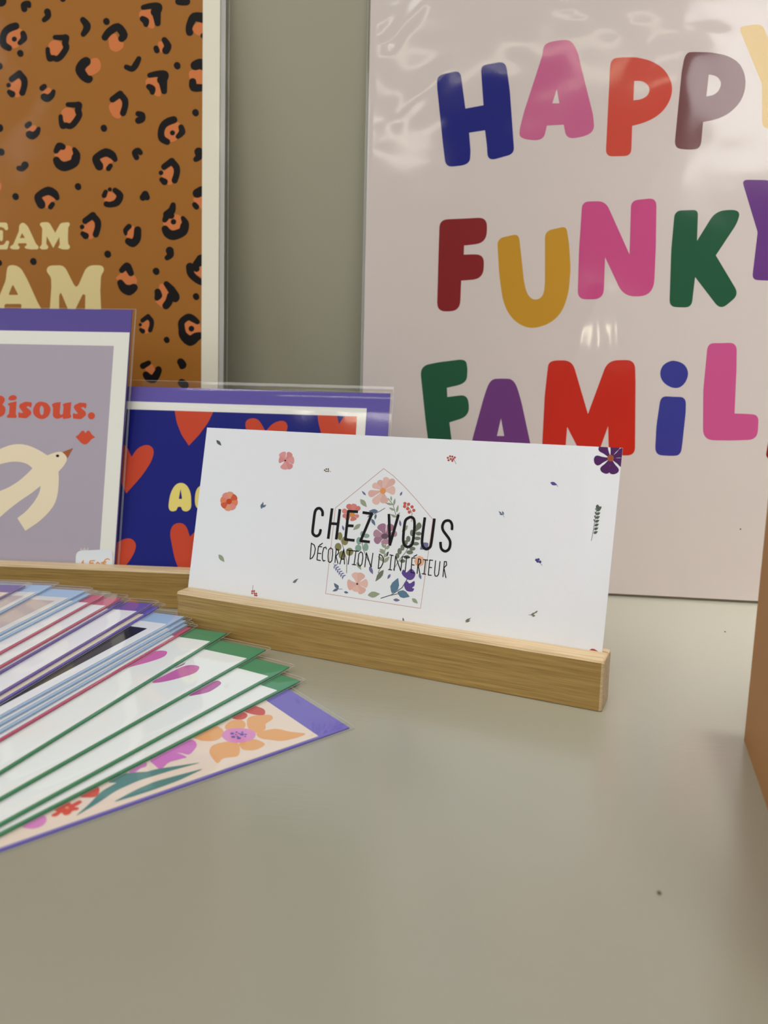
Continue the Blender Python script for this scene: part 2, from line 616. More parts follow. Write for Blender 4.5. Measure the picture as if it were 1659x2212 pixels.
# --- lettered family poster
fam = Frame(P0, PU, PC)
fam.O = fam.O + fam.N * 0.0
PW, PH = 300, 420
t = thing('poster', fam, 'pale pink poster with big multicoloured letters reading HAPPY FUNKY FAMiLY, leaning on the wall', 'poster', 'posters leaning on the wall')
b = MB()
b.box(0.3, 0.3, -2.2, PW - 0.3, PH, -0.9, paper((150, 140, 122)))
b.build('backing_board', t)
PINK = (218, 206, 199)
b = MB()
b.box(0, 1.5, -0.35, PW, PH, 0, paper(PINK, 0.5))
ink = Ink(b, fam, (0.0, 1.5, PW, PH))
HP1, HP2 = crop(930, 70, 4.4838), crop(1290, 60, 4.4959)
FK1, FK2 = crop(930, 420, 4.4838), crop(1230, 380, 3.8671)
FM1, FM2 = crop(890, 730, 4.4838), crop(1289, 730, 4.4838)
LETTERS = [
    (HP1, (10, 20, 122), [(62, 418, 70), (288, 366, 70), (338, 738, 3), (513, 706, 3), (486, 322, 55), (728, 277, 80), (768, 560, 40), (812, 1175, 65), (555, 1247, 85), (546, 1100, 30), (528, 948, 3), (374, 972, 3), (388, 1150, 30), (380, 1282, 100), (148, 1306, 70), (122, 1100, 30), (64, 540, 30)], []),
    (HP1, (202, 100, 142), [(1098, 108, 90), (1240, 75, 60), (1365, 72, 90), (1425, 190, 40), (1475, 400, 40), (1575, 800, 40), (1592, 985, 150), (1318, 1040, 100), (1290, 893, 3), (1127, 903, 3), (1092, 1056, 120), (862, 1028, 90), (862, 940, 40), (905, 770, 40), (1085, 215, 40)], [[(1223, 548, 6), (1248, 687, 4), (1180, 687, 4)]]),
    (HP2, (206, 72, 52), [(128, 300, 90), (250, 286, 40), (380, 286, 40), (520, 318, 60), (640, 390, 60), (710, 490, 60), (732, 590, 60), (715, 690, 60), (650, 800, 60), (560, 875, 60), (450, 925, 60), (340, 953, 3), (330, 1245, 70), (82, 1250, 70), (120, 480, 30)], [[(360, 516, 4), (440, 516, 35), (495, 555, 35), (512, 605, 30), (490, 660, 30), (430, 695, 30), (352, 705, 4)]]),
    (HP2, (116, 68, 68), [(855, 238, 100), (960, 235, 30), (1100, 238, 60), (1260, 268, 60), (1370, 330, 60), (1425, 420, 60), (1445, 530, 60), (1425, 650, 60), (1370, 750, 60), (1270, 840, 60), (1160, 890, 60), (1028, 915, 3), (1005, 1178, 80), (880, 1184, 30), (748, 1170, 80), (782, 820, 30), (820, 430, 30)], [[(1083, 453, 4), (1150, 465, 30), (1195, 505, 30), (1205, 555, 30), (1180, 615, 30), (1130, 655, 30), (1060, 667, 4)]]),
    (HP2, (214, 178, 96), [(1372, -10, 60), (1600, -40, 60), (1725, 250, 10), (1850, -40, 60), (2080, -10, 60), (1850, 530, 20), (1845, 985, 80), (1600, 982, 80), (1600, 545, 20)], []),
    (FK1, (136, 26, 28), [(88, 244, 80), (300, 235, 0), (548, 222, 90), (545, 470, 120), (325, 495, 3), (322, 583, 3), (520, 578, 90), (512, 818, 110), (297, 835, 3), (285, 1130, 100), (62, 1135, 90), (78, 560, 30)], []),
    (FK1, (200, 148, 36), [(645, 428, 70), (855, 380, 60), (890, 700, 40), (905, 850, 60), (935, 965, 80), (985, 1018, 60), (1050, 1018, 60), (1098, 965, 60), (1108, 850, 40), (1108, 355, 70), (1315, 308, 50), (1342, 480, 40), (1357, 720, 60), (1338, 950, 80), (1280, 1130, 80), (1170, 1245, 80), (1000, 1302, 80), (870, 1270, 80), (760, 1170, 80), (700, 1030, 80), (665, 780, 60)], []),
    (FK2, (204, 78, 134), [(107, 214, 60), (302, 210, 70), (502, 655, 4), (515, 205, 60), (728, 183, 70), (722, 600, 30), (704, 1004, 140), (452, 1008, 100), (298, 680, 4), (285, 1032, 90), (68, 1030, 70), (80, 620, 30)], []),
    (FK2, (28, 88, 58), [(880, 290, 60), (1075, 283, 45), (1066, 543, 3), (1222, 290, 90), (1428, 280, 90), (1408, 385, 70), (1223, 664, 4), (1418, 990, 70), (1262, 1122, 75), (1050, 845, 3), (1020, 1100, 60), (835, 1095, 60), (850, 620, 30)], []),
    (FK2, (106, 56, 130), [(1440, 32, 50), (1690, 35, 60), (1740, 240, 6), (1800, 40, 60), (2010, 50, 60), (1780, 500, 20), (1760, 880, 50), (1525, 868, 50), (1572, 470, 10)], []),
    (FM1, (28, 88, 58), [(76, 272, 100), (260, 235, 40), (522, 203, 75), (538, 300, 30), (530, 440, 120), (338, 483, 3), (342, 572, 3), (538, 548, 75), (562, 755, 110), (362, 818, 3), (385, 1000, 30), (400, 1140, 60), (175, 1150, 60), (130, 790, 30)], []),
    (FM1, (112, 58, 124), [(758, 398, 120), (870, 393, 40), (995, 398, 130), (1060, 620, 60), (1150, 1040, 30), (1190, 1200, 70), (980, 1220, 60), (960, 1090, 3), (790, 1090, 3), (755, 1215, 60), (545, 1190, 60), (590, 960, 30), (700, 560, 60)], [[(862, 778, 4), (893, 950, 3), (822, 950, 3)]]),
    (FM1, (200, 38, 18), [(1325, 217, 90), (1552, 217, 90), (1704, 736, 6), (1895, 217, 100), (2160, 212, 90), (2165, 420, 30), (2160, 1138, 80), (1907, 1138, 30), (1899, 855, 4), (1800, 1130, 30), (1640, 1130, 30), (1503, 862, 4), (1480, 1150, 40), (1255, 1140, 50), (1285, 560, 30), (1310, 330, 30)], []),
    (FM2, (56, 58, 144), [(620, 562, 70), (740, 570, 30), (866, 572, 75), (862, 720, 30), (832, 1000, 30), (815, 1140, 80), (700, 1143, 30), (563, 1132, 80), (578, 850, 30)], []),
    (FM2, (56, 58, 144), [(755, 217, 60), (850, 250, 60), (893, 335, 60), (865, 430, 60), (800, 488, 60), (715, 482, 60), (635, 425, 60), (608, 345, 60), (636, 265, 60), (700, 226, 60)], []),
    (FM2, (206, 86, 142), [(1075, 50, 70), (1200, 50, 0), (1357, 44, 80), (1354, 300, 30), (1335, 732, 4), (1450, 735, 30), (1570, 745, 70), (1556, 985, 90), (1300, 993, 30), (1028, 990, 110), (1032, 500, 30)], []),
    (FM2, (136, 26, 28), [(1700, 500, 60), (1910, 490, 60), (1960, 720, 6), (2080, 490, 60), (2280, 520, 60), (1930, 1190, 60), (1632, 1170, 60), (1660, 1010, 0), (1760, 860, 20)], []),
]
for c, colr, pts, holes in LETTERS:
    ink.use(c).poly(rnd(pts, 0, 7), colr, 1, [rnd(h) for h in holes], 0.5)
ink.use(crop(0, 0, 1)).poly(circ(1599.5, 1143, 1.6), (60, 55, 55), 1)
b.build('print_sheet', t)
fu = lambda x, y: fam.uv(x, y)
cre = []
for (ax, ay, bx, by, wd, am) in [(915, 5, 838, 95, 3.2, 0.75), (880, 0, 830, 60, 1.8, 0.5), (850, 10, 812, 60, 1.4, 0.5), (960, 150, 860, 260, 4, 0.35), (1230, 40, 1440, 60, 4, -0.3),
                                 (1290, 640, 1294, 760, 2.0, 0.35), (1330, 660, 1335, 760, 2.6, 0.3), (1260, 690, 1250, 750, 2.2, 0.3), (1420, 60, 1560, 90, 5, 0.3), (1180, 0, 1330, 60, 3.5, 0.35)]:
    a0, a1 = fu(ax, ay), fu(bx, by)
    cre.append((a0[0], a0[1], a1[0], a1[1], wd, am))
for k in range(9):
    yy = 20 + k * 32
    a0, a1 = fu(806, yy), fu(822, yy + 14)
    cre.append((a0[0], a0[1], a1[0], a1[1], 1.2, 0.35))
poster_film(PW, PH, -1.5, PW + 3, 1.2, PH + 6, cre, seed=2).build('clear_sleeve', t)

# --- leopard spot poster, same lean, further left
xr = fam.uv(471.5, 700)[0]                                # right edge of its white margin
leo = Frame(P0 + PU * xr, PU, PC)
LW = 300
t = thing('poster', leo, 'brown leopard spot poster with cream lettering and a white margin, leaning on the wall', 'poster', 'posters leaning on the wall')
b = MB()
b.box(-LW + 0.3, 0.6, -2.2, -0.3, PH, -0.4, paper((168, 160, 140)))
b.build('backing_board', t)
xm = leo.uv(436, 500)[0]
b = MB()
b.box(-LW, 0.4, -0.35, 0, PH, 0, paper((238, 233, 212), 0.5))
rect = (-LW - xm, 10, xm, PH - 10)
BROWN, ORA, BLK, CRM = (166, 107, 40), (214, 124, 68), (16, 10, 8), (232, 212, 150)
b.poly([[(rect[0], rect[1]), (rect[2], rect[1]), (rect[2], rect[3]), (rect[0], rect[3])]], paper(BROWN, 0.5), LAYER)
ink = Ink(b, leo, rect)
L1, L2, L3 = crop(0, 0, 6.636), crop(230, 0, 6.144), crop(0, 230, 6.636)
L4, L5, L6 = crop(230, 250, 6.144), crop(0, 440, 6.636), crop(230, 500, 6.144)


def spot(c, orange, strokes, dx=0.0, dy=0.0, sc=1.0, at=None):
    """one leopard rosette: an orange patch and black brush blobs; dx, dy move a repeat of it"""
    def cc(x, y):
        px, py = c(x, y)
        if at:
            px, py = at[0] + (px - at[0]) * sc, at[1] + (py - at[1]) * sc
        return px + dx, py + dy
    ink.use(cc)
    if orange:
        ink.poly(spl(orange, 4), ORA, 2)
    for s_ in strokes:
        pts = [p for p in s_]
        if len(pts) > 2:
            dense = []
            sm = smooth_open([p[:2] for p in pts], 3)
            for k, q in enumerate(sm):
                i, f = min(k // 3, len(pts) - 2), (k % 3) / 3
                if k == len(sm) - 1:
                    i, f = len(pts) - 2, 1.0
                dense.append((q[0], q[1], pts[i][2] * (1 - f) + pts[i + 1][2] * f))
            pts = dense
        ink.polys(blob([(x, y, r * 1.07) for x, y, r in pts]), BLK, 3)


S1 = ([(150, 450), (290, 410), (330, 500), (290, 640), (200, 695), (110, 640), (65, 520)],
      [[(225, 375, 50), (150, 400, 52), (80, 450, 48), (45, 540, 45), (55, 640, 48), (130, 690, 42)], [(330, 480, 38), (345, 550, 45), (285, 615, 32)], [(207, 562, 35)]])
spot(L1, *S1)
spot(L1, *S1, dx=341.5, dy=202.4)
S2 = ([(700, 630), (760, 580), (850, 590), (900, 650), (905, 720), (860, 780), (800, 815), (735, 780), (700, 700)],
      [[(790, 535, 32), (900, 540, 40), (950, 540, 42), (935, 620, 45), (950, 690, 42), (880, 800, 42), (820, 845, 40), (760, 830, 38), (715, 840, 42), (690, 770, 32), (685, 705, 30)]])
spot(L1, *S2)
spot(L1, *S2, dx=27.9, dy=145.4)
spot(L1, [(1310, 850), (1400, 835), (1448, 920), (1430, 1010), (1350, 1070), (1255, 1085), (1210, 1000), (1260, 930)], [[(1235, 885, 64), (1190, 920, 66), (1150, 1000, 66), (1200, 1090, 60), (1260, 1140, 50), (1285, 1130, 45)]])
ARCH = [[(170, 1135, 42), (280, 1055, 45)], [(280, 1060, 42), (345, 1140, 45), (350, 1230, 42), (320, 1330, 42)]]
S4 = ([(180, 1190), (240, 1125), (315, 1165), (315, 1250), (285, 1380), (220, 1390), (190, 1320), (130, 1270), (150, 1190)],
      ARCH + [[(135, 1320, 34), (175, 1350, 45)], [(125, 1222, 32)]])
spot(L1, *S4)
spot(L1, *S4, dx=329.2, dy=189.3)
spot(L1, *S4, dx=158.7, dy=306.1)
spot(L1, *S4, dx=284.4, dy=517.4, sc=0.72, at=(18.8, 184.1))
spot(L2, [(40, 1390), (150, 1310), (225, 1370), (190, 1560), (100, 1555), (45, 1470)], [])
spot(L1, None, ARCH, dx=217.6, dy=44.0)
S5 = ([(450, 150), (560, 115), (620, 110), (640, 350), (590, 380), (520, 330), (440, 230)],
      [[(490, 100, 32), (600, 80, 40), (680, 100, 60), (650, 160, 60)], [(665, 180, 55), (680, 310, 38)], [(480, 250, 36), (520, 280, 45), (525, 325, 32)]])
spot(L2, *S5)
spot(L2, *S5, dx=13.8, dy=146.5)
spot(L2, [(35, 480), (120, 450), (160, 520), (225, 570), (215, 640), (130, 690), (50, 650), (30, 560)], [[(-20, 495, 42), (40, 420, 48), (150, 360, 50), (230, 460, 50), (200, 515, 42)]])
S7 = ([(600, 1330), (700, 1255), (740, 1310), (690, 1350), (600, 1345)], [[(605, 1265, 38), (635, 1240, 36)], [(635, 1390, 50), (680, 1410, 52), (740, 1370, 42), (768, 1310, 28)]])
spot(L1, *S7)
spot(L1, *S7, dx=-32.1, dy=80.8)
S8 = ([(850, 640), (960, 560), (1040, 600), (1040, 700), (1000, 830), (900, 800), (780, 700)],
      [[(805, 640, 36), (850, 570, 50), (900, 580, 42)], [(810, 770, 48), (850, 830, 60), (930, 860, 65), (1060, 810, 60), (1090, 730, 60), (1100, 680, 45), (1065, 615, 30)]])
spot(L3, *S8)
spot(L3, *S8, dx=234.7, dy=148.7)
spot(L4, None, [[(890, 1408, 35)], [(885, 1185, 34), (865, 1260, 48), (800, 1310, 46)]])
S9 = ([(620, 1250), (700, 1260), (800, 1320), (760, 1370), (670, 1460), (640, 1380), (600, 1320)],
      [[(820, 1310, 34), (780, 1250, 52), (690, 1210, 58), (580, 1260, 48), (545, 1310, 50), (590, 1400, 58), (600, 1420, 42)], [(755, 1400, 32), (725, 1440, 35)]])
spot(L3, *S9)
spot(L3, *S9, dx=125.1, dy=-82.9)
spot(L4, [(-30, 1080), (30, 1010), (130, 1050), (120, 1140), (0, 1160)], [[(115, 990, 34), (180, 1060, 44), (140, 1150, 44), (50, 1180, 36), (0, 1172, 36)], [(-30, 1060, 32), (-10, 1010, 28)], [(45, 978, 26)]])
spot(L2, [(690, 560), (760, 560), (770, 650), (730, 700), (690, 640)], [[(660, 640, 34), (670, 670, 36)], [(770, 530, 36), (815, 610, 46), (790, 670, 48)]])
spot(L4, [(290, 1530), (360, 1460), (380, 1600), (330, 1640), (260, 1600)], [[(300, 1470, 34), (255, 1520, 32), (258, 1570, 20)], [(415, 1515, 45), (405, 1630, 50), (350, 1690, 52), (290, 1665, 42)]])
spot(L6, [(140, 600), (260, 520), (390, 610), (390, 700), (250, 700), (140, 640)], [[(205, 515, 36), (270, 455, 42), (300, 500, 45), (325, 555, 38)], [(185, 680, 40), (230, 750, 55), (300, 780, 65), (365, 745, 48)]])
spot(L6, [(700, 720), (760, 700), (860, 800), (780, 1000), (740, 1010), (650, 930), (700, 900)], [[(795, 695, 34), (860, 770, 48), (920, 860, 48), (915, 895, 42)], [(850, 850, 42), (830, 930, 48), (790, 985, 46)], [(890, 870, 60)], [(680, 800, 40), (690, 850, 48), (670, 885, 32)]])
spot(L6, [(1030, 1220), (1120, 1180), (1240, 1230), (1245, 1340), (1140, 1395), (1040, 1340)], [[(1205, 1200, 32), (1150, 1160, 42), (1085, 1135, 42), (1000, 1200, 42), (1000, 1290, 42), (1020, 1380, 52), (1110, 1450, 65), (1190, 1400, 55), (1240, 1380, 40)], [(1128, 1290, 36)]])
spot(L6, [(520, 1800), (600, 1760), (650, 1860), (600, 1910), (530, 1860)], [[(485, 1785, 38), (560, 1745, 32)], [(525, 1900, 42), (560, 1940, 50), (620, 1960, 50), (660, 1910, 48), (690, 1850, 42), (690, 1830, 40)]])
spot(L6, None, [[(1000, 2010, 50), (1040, 2040, 50)]])
spot(L6, None, [[(985, 1730, 45), (1010, 1770, 50), (995, 1800, 25)]])
spot(L2, [(1140, 380), (1210, 300), (1300, 330), (1300, 440), (1210, 470)], [[(1105, 430, 45), (1095, 380, 42), (1120, 300, 48), (1170, 225, 55), (1290, 240, 65)], [(1285, 475, 35)]])
spot(L2, [(1110, 940), (1300, 930), (1300, 1120), (1180, 1150), (1110, 1060)], [[(1180, 870, 60), (1240, 850, 66), (1300, 870, 66)], [(1145, 1085, 45), (1160, 1160, 52), (1260, 1165, 45)]])
spot(L4, [(1150, 1100), (1280, 1080), (1280, 1240), (1220, 1200)], [[(1205, 1030, 58), (1260, 1000, 60)], [(1170, 1180, 32), (1195, 1210, 35)]])
spot(L6, [(1160, 545), (1230, 470), (1290, 440), (1290, 600), (1240, 600)], [[(1110, 470, 52), (1120, 560, 45), (1200, 640, 42), (1270, 680, 35)], [(1200, 430, 50), (1260, 380, 70)], [(1195, 495, 40)]])
spot(L2, None, [[(960, 20, 45), (1010, 15, 56), (1060, 20, 50)]])
spot(L1, None, [[(418, 85, 30), (405, 48, 36), (345, 70, 42), (350, 130, 42)]])
spot(L1, None, [[(680, 170, 46), (690, 230, 40), (635, 285, 34)]])
spot(L1, None, [[(1190, 285, 40), (1245, 360, 52), (1240, 420, 48), (1195, 490, 36)]])
spot(L2, None, [[(265, 890, 32), (340, 915, 36), (390, 860, 40), (430, 780, 32)]])
spot(L2, None, [[(420, 1510, 34), (470, 1530, 42), (470, 1580, 42), (425, 1600, 42)]])
spot(L4, None, [[(450, 490, 32), (420, 460, 34), (375, 490, 36), (400, 555, 34)]])
spot(L4, None, [[(1225, 480, 55), (1230, 540, 45), (1185, 580, 32)]])
spot(L3, None, [[(270, 885, 34), (320, 890, 40), (360, 840, 50)]])
spot(L6, None, [[(840, 255, 50), (850, 310, 42), (805, 350, 32)]])
spot(L4, None, [[(515, 1040, 42), (485, 1085, 42)], [(515, 1040, 42), (540, 1085, 36)]])
for c, x, y, r in ((L1, 293, 767, 44), (L1, 1527, 310, 44), (L2, 940, 873, 42), (L2, 1183, 1497, 42), (L3, 1490, 313, 44), (L3, 1120, 1150, 44), (L3, 225, 1293, 44),
                   (L5, 480, 830, 44), (L5, 1545, 725, 46), (L5, -10, 850, 38), (L6, 660, 530, 42), (L6, 1190, 865, 40), (L6, 800, 1440, 36), (L1, -5, 950, 44), (L3, -5, 310, 50), (L3, 20, 655, 46), (L1, 10, 10, 80), (L1, 900, -20, 42)):
    spot(c, None, [[(x - 2, y - 5, r), (x + 3, y + 6, r * 0.95)]])
spot(L3, [(-60, 1100), (10, 1100), (22, 1150), (5, 1200), (-60, 1200)], [])
# the rest of the pattern towards the poster's far side
k = 0
for gy in range(-430, 1150, 92):
    for gx in range(-460, 430, 92):
        px, py = gx + random.uniform(-22, 22) + (46 if (gy // 92) % 2 else 0), gy + random.uniform(-20, 20)
        if (px > -45 and py > -48) or 440 < py < 700:
            continue                                       # traced above, or lettering
        st, c0, ax, ay = ((S1, L1, 31, 85), (S2, L1, 121, 104), (S4, L1, 36, 184), (S8, L3, 140, 335), (S9, L3, 104, 430), (S7, L1, 102, 200))[k % 6]
        k += 1
        spot(c0, *st, dx=px - ax, dy=py - ay)
        spot(L1, None, [[(293, 767, 42)]], dx=px + 40 - 44, dy=py + 34 - 116)
ink.use(L5)
TXT = [
    ([(275, 310, 30), (330, 262, 50), (400, 320, 40), (520, 580, 20), (560, 615, 25), (548, 655, 20), (450, 657, 0), (362, 645, 25), (355, 612, 15), (388, 598, 15), (380, 568, 20), (258, 570, 20), (262, 598, 15), (288, 622, 15), (272, 657, 20), (190, 657, 0), (143, 638, 20), (150, 610, 20), (190, 590, 20), (275, 390, 30)], [[(318, 422, 10), (360, 492, 8), (285, 495, 8)]]),
    ([(568, 300, 25), (590, 268, 30), (690, 265, 30), (720, 290, 20), (793, 418, 8), (870, 278, 30), (990, 265, 30), (1008, 300, 25), (980, 340, 20), (975, 500, 20), (980, 580, 20), (1010, 615, 20), (990, 657, 25), (900, 657, 0), (830, 630, 20), (860, 590, 20), (852, 478, 6), (765, 638, 8), (672, 468, 6), (665, 580, 20), (699, 620, 20), (680, 657, 25), (600, 657, 0), (563, 632, 20), (600, 590, 20), (608, 350, 20)], []),
    ([(-120, 270, 20), (105, 272, 30), (122, 370, 25), (85, 388, 20), (55, 345, 20), (-20, 330, 10), (-20, 400, 10), (5, 378, 10), (45, 385, 20), (45, 520, 20), (20, 545, 15), (-20, 500, 10), (-20, 597, 10), (60, 590, 30), (95, 525, 20), (138, 540, 20), (108, 657, 20), (-120, 657, 20)], []),
    ([(98, 960, 40), (115, 890, 60), (200, 876, 50), (300, 920, 60), (390, 1080, 50), (540, 1410, 20), (620, 1560, 30), (600, 1620, 30), (330, 1620, 30), (300, 1560, 20), (312, 1438, 30), (68, 1438, 30), (60, 1560, 30), (-100, 1620, 30), (-60, 1450, 20), (85, 1100, 50)], [[(185, 1155, 30), (265, 1308, 20), (125, 1308, 20)]]),
    ([(660, 960, 50), (700, 888, 60), (890, 883, 60), (945, 930, 40), (1060, 1160, 20), (1095, 1200, 25), (1130, 1160, 20), (1230, 930, 50), (1300, 883, 50), (1465, 883, 60), (1502, 950, 50), (1450, 1030, 40), (1440, 1250, 0), (1455, 1600, 20), (1220, 1600, 20), (1225, 1310, 15), (1190, 1295, 20), (1090, 1500, 20), (1020, 1620, 0), (900, 1330, 20), (870, 1270, 25), (850, 1320, 20), (850, 1600, 20), (710, 1600, 20), (738, 1200, 30), (735, 1060, 40)], []),
]
for pts, holes in TXT:
    ink.poly(rnd(pts), CRM, 4, [rnd(h) for h in holes])
b.build('print_sheet', t)
cre = [(4.2, y0 * 1.0, 4.2, y0 + 26.0, 1.0, 0.25) for y0 in range(60, 330, 38)]
fb = poster_film(LW, PH, -LW - 4, 6.0, -0.3, PH + 6, cre, seed=9, fm=FILM_MATT)
FOLD = rim_mat()
FOLD.node_tree.nodes['Principled BSDF'].inputs['Alpha'].default_value = 0.62
fb.mesh([(0.15, 0, -0.6), (3.4, 0, -0.7), (3.4, PH + 6, -0.7), (0.15, PH + 6, -0.6)], [(0, 1, 2, 3)], FOLD)
fb.build('clear_sleeve', t)

# ------------------------------------------------------------------ wooden card stands
OAK = wood('oak', (146, 114, 60), (176, 142, 78), (196, 164, 100))
OAK_PALE = wood('oak_pale', (196, 168, 124), (216, 190, 148), (228, 206, 168))  # paler oak for the top, slot, chamfers and end faces


def stand(name, fr, length, D, H, slot0, slot1, zb, label):
    """a bar with a tilted saw slot along its top; local x along the bar (0 = right end), y back, z up"""
    t = thing(name, fr, label, 'card stand', 'wooden card stands')
    c = 0.5
    (a0, a1), (b0, b1) = slot0, slot1       # slot at the bottom (y from, to) and at the top
    prof = [(c, 0), (D - c, 0), (D - 0.25 * c, 0.25 * c), (D, c), (D, H - 1.2), (D - 0.5, H - 0.4), (D - 1.4, H), (b1, H), (a1, zb), (a0, zb), (b0, H), (1.5, H), (0.55, H - 0.4), (0.0, H - 1.4), (0, c), (0.25 * c, 0.25 * c)]
    b = MB()
    e = 1.2
    n = len(prof)
    cx_, cz_ = D / 2, H / 2
    inner = [(y + (0.5 if y < 1 else (-0.5 if y > D - 1 else 0)), z + (0.5 if z < 1 else (-0.5 if z > H - 1.5 else 0))) for y, z in prof]
    rings = [(0, inner), (-e * 0.35, [((p[0] + q[0] * 2) / 3, (p[1] + q[1] * 2) / 3) for p, q in zip(inner, prof)]), (-e, prof), (-length + e, prof), (-length, inner)]
    V, Fc = [], []
    for x, pr in rings:
        V += [(x, y, z) for y, z in pr]
    for k in range(len(rings) - 1):
        for i in range(n):
            j = (i + 1) % n
            Fc.append((k * n + i, (k + 1) * n + i, (k + 1) * n + j, k * n + j))
    for f in Fc:
        i0 = f[0] % n
        b.mesh([V[i] for i in f], [(0, 1, 2, 3)], OAK_PALE if (4 <= i0 <= 12) or f[0] // n < 2 else OAK)
    for k, flip in ((0, False), (len(rings) - 1, True)):
        x, pr = rings[k]
        tr = tessellate_polygon([[Vector((y, z, 0)) for y, z in pr]])
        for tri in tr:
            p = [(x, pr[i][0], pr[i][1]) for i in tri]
            b.face(p, OAK_PALE)
    o = b.build('wooden_bar', t, weld=True)
    bm = bmesh.new()
    bm.from_mesh(o.data)
    bmesh.ops.recalc_face_normals(bm, faces=bm.faces)
    bm.to_mesh(o.data)
    bm.free()
    return t


# front stand with the flyer
TH, LEN1, D1, H1 = -0.4433, 212.96, 14.37, 21.95
HU = Vector((math.cos(TH), math.sin(TH), 0))
HN = Vector((-math.sin(TH), math.cos(TH), 0))
RF = Vector((86.82, 288.34, 0))
AL = 0.2547
ZB = 5.72
yb = 0.62 * D1 - (H1 - ZB) * math.tan(AL)
stand('card_stand', Frame(RF, HU, HN), LEN1, D1, H1, (yb - 0.25, yb + 0.95), (0.62 * D1 - 0.25, 0.62 * D1 + 1.15), ZB - 0.1,
      'small oak bar with a slot holding the white flower flyer, nearest the camera')
FC = HN * math.sin(AL) + Z * math.cos(AL)
FLW, FLH = 210.0, 100.0
B0 = RF - HU * (LEN1 / 2 + 1.06) + HN * yb + Z * ZB
fly = Frame(B0 - HU * FLW / 2, HU, FC)
t = thing('flyer', fly, 'white card with black lettering over a flower-filled house outline, in the front oak bar', 'flyer')
b = MB()
WHITE = (232, 234, 236)
b.box(0, 0, -0.4, FLW, FLH, 0, paper(WHITE, 0.6, 0.25))
ink = Ink(b, fly, (0, 0, FLW, FLH))
F1, F2, F3 = crop(400, 900, 3.318), crop(860, 920, 3.0722), crop(640, 980, 4.6083)
F4, F5, F6 = crop(650, 1080, 4.74), crop(700, 1000, 6.636), crop(690, 1130, 6.381)
# house outline
ink.use(F3)
hs = [(870, 148), (960, 214), (1080, 330), (1190, 450), (1360, 655), (1237, 1540), (292, 1393), (390, 540), (870, 148)]
ink.polys(line(hs, 2.6), (205, 160, 145), 1)
PE1, PE2, COR, MAU, OLI, GRN, SAGE, GRY = (224, 186, 174), (218, 174, 162), (204, 122, 114), (160, 118, 140), (136, 132, 88), (134, 164, 148), (150, 160, 134), (112, 120, 104)
VIO, BLU, TEA, PUR, PEA = (112, 112, 152), (96, 112, 132), (92, 124, 146), (96, 74, 142), (228, 174, 144)
RED, DGR = (200, 92, 84), (86, 96, 86)
ink.use(F5)
for k, (tx, ty, wd) in enumerate([(905, 205, 96), (1008, 238, 92), (1022, 392, 125), (866, 578, 118), (716, 588, 112), (634, 452, 100), (698, 305, 88), (790, 246, 86)]):
    ink.poly(petal(845, 395, tx, ty, wd, 0.10), (PE1, PE2)[k % 2], 1)
ink.poly(circ(845, 400, 42), (226, 150, 92), 2)
for k, (tx, ty, wd) in enumerate([(345, 590, 80), (438, 586, 86), (515, 628, 66), (262, 676, 70), (264, 765, 60), (312, 815, 66), (428, 828, 96), (500, 770, 50)]):
    ink.poly(petal(400, 735, tx, ty, wd, 0.05), (COR, (214, 132, 122))[k % 2], 1)
ink.poly(circ(405, 740, 36), (206, 142, 74), 2)
for k, (tx, ty, wd) in enumerate([(808, 876, 130), (708, 1000, 110), (722, 1130, 105), (880, 1165, 130), (975, 880, 115), (1045, 1005, 90)]):
    ink.poly(petal(885, 1045, tx, ty, wd, 0.02), (MAU, (176, 136, 152))[k % 2], 1)
ink.poly(circ(872, 1050, 52, ry=38), (104, 84, 98), 2)
for a in [(520, 520, 612, 632, 72, SAGE), (525, 876, 415, 962, 62, SAGE), (600, 465, 540, 400, 30, VIO), (1090, 470, 1122, 410, 30, VIO), (285, 970, 262, 892, 32, VIO), (1098, 910, 1085, 815, 34, VIO),
          (1200, 895, 1115, 990, 60, SAGE), (775, 690, 640, 692, 62, BLU), (745, 730, 730, 815, 34, BLU), (680, 800, 735, 900, 46, BLU), (700, 715, 620, 782, 30, BLU), (1495, 1150, 1375, 1240, 110, VIO)]:
    ink.poly(leaf(*a[:5]), a[5], 1)
ink.polys(line([(872, 648), (800, 692), (735, 722), (700, 745)], 4), BLU, 1)
ink.polys(line([(918, 508), (990, 600), (1040, 780)], 4), GRY, 1)
for a in [(965, 545, 960, 470, 26), (985, 600, 880, 575, 32), (1000, 610, 1018, 505, 32), (1010, 680, 930, 640, 34), (1040, 710, 1065, 600, 34), (1035, 780, 950, 735, 36), (1045, 760, 1090, 710, 26)]:
    ink.poly(leaf(*a), SAGE, 1)
for x, y in [(1160, 582), (1155, 624), (1212, 592), (1198, 656), (1262, 630), (1287, 680), (1222, 704)]:
    ink.poly(circ(x, y, 23), RED, 1)
ink.polys(line([(1185, 610), (1235, 668), (1262, 720), (1252, 840)], 4), (150, 120, 96), 1)
ink.use(F6)
ink.polys(line([(270, 140), (330, 340), (378, 520), (375, 685)], 5), (146, 136, 108), 1)
for x, y, rx, ry in [(283, 180, 34, 55), (352, 245, 46, 60), (258, 328, 46, 55), (312, 440, 46, 58), (416, 395, 52, 55)]:
    ink.poly(circ(x, y, rx, ry=ry), OLI, 1)
ink.polys(line([(580, 200), (600, 350), (660, 490), (722, 600)], 5), (120, 130, 124), 1)
for x, y, rx, ry in [(545, 245, 36, 52), (648, 175, 42, 30), (640, 330, 36, 55), (536, 345, 44, 48), (590, 150, 26, 40)]:
    ink.poly(circ(x, y, rx, ry=ry), GRN, 1)
ink.polys(line([(918, 280), (900, 400), (880, 540), (810, 682)], 5), (146, 138, 122), 1)
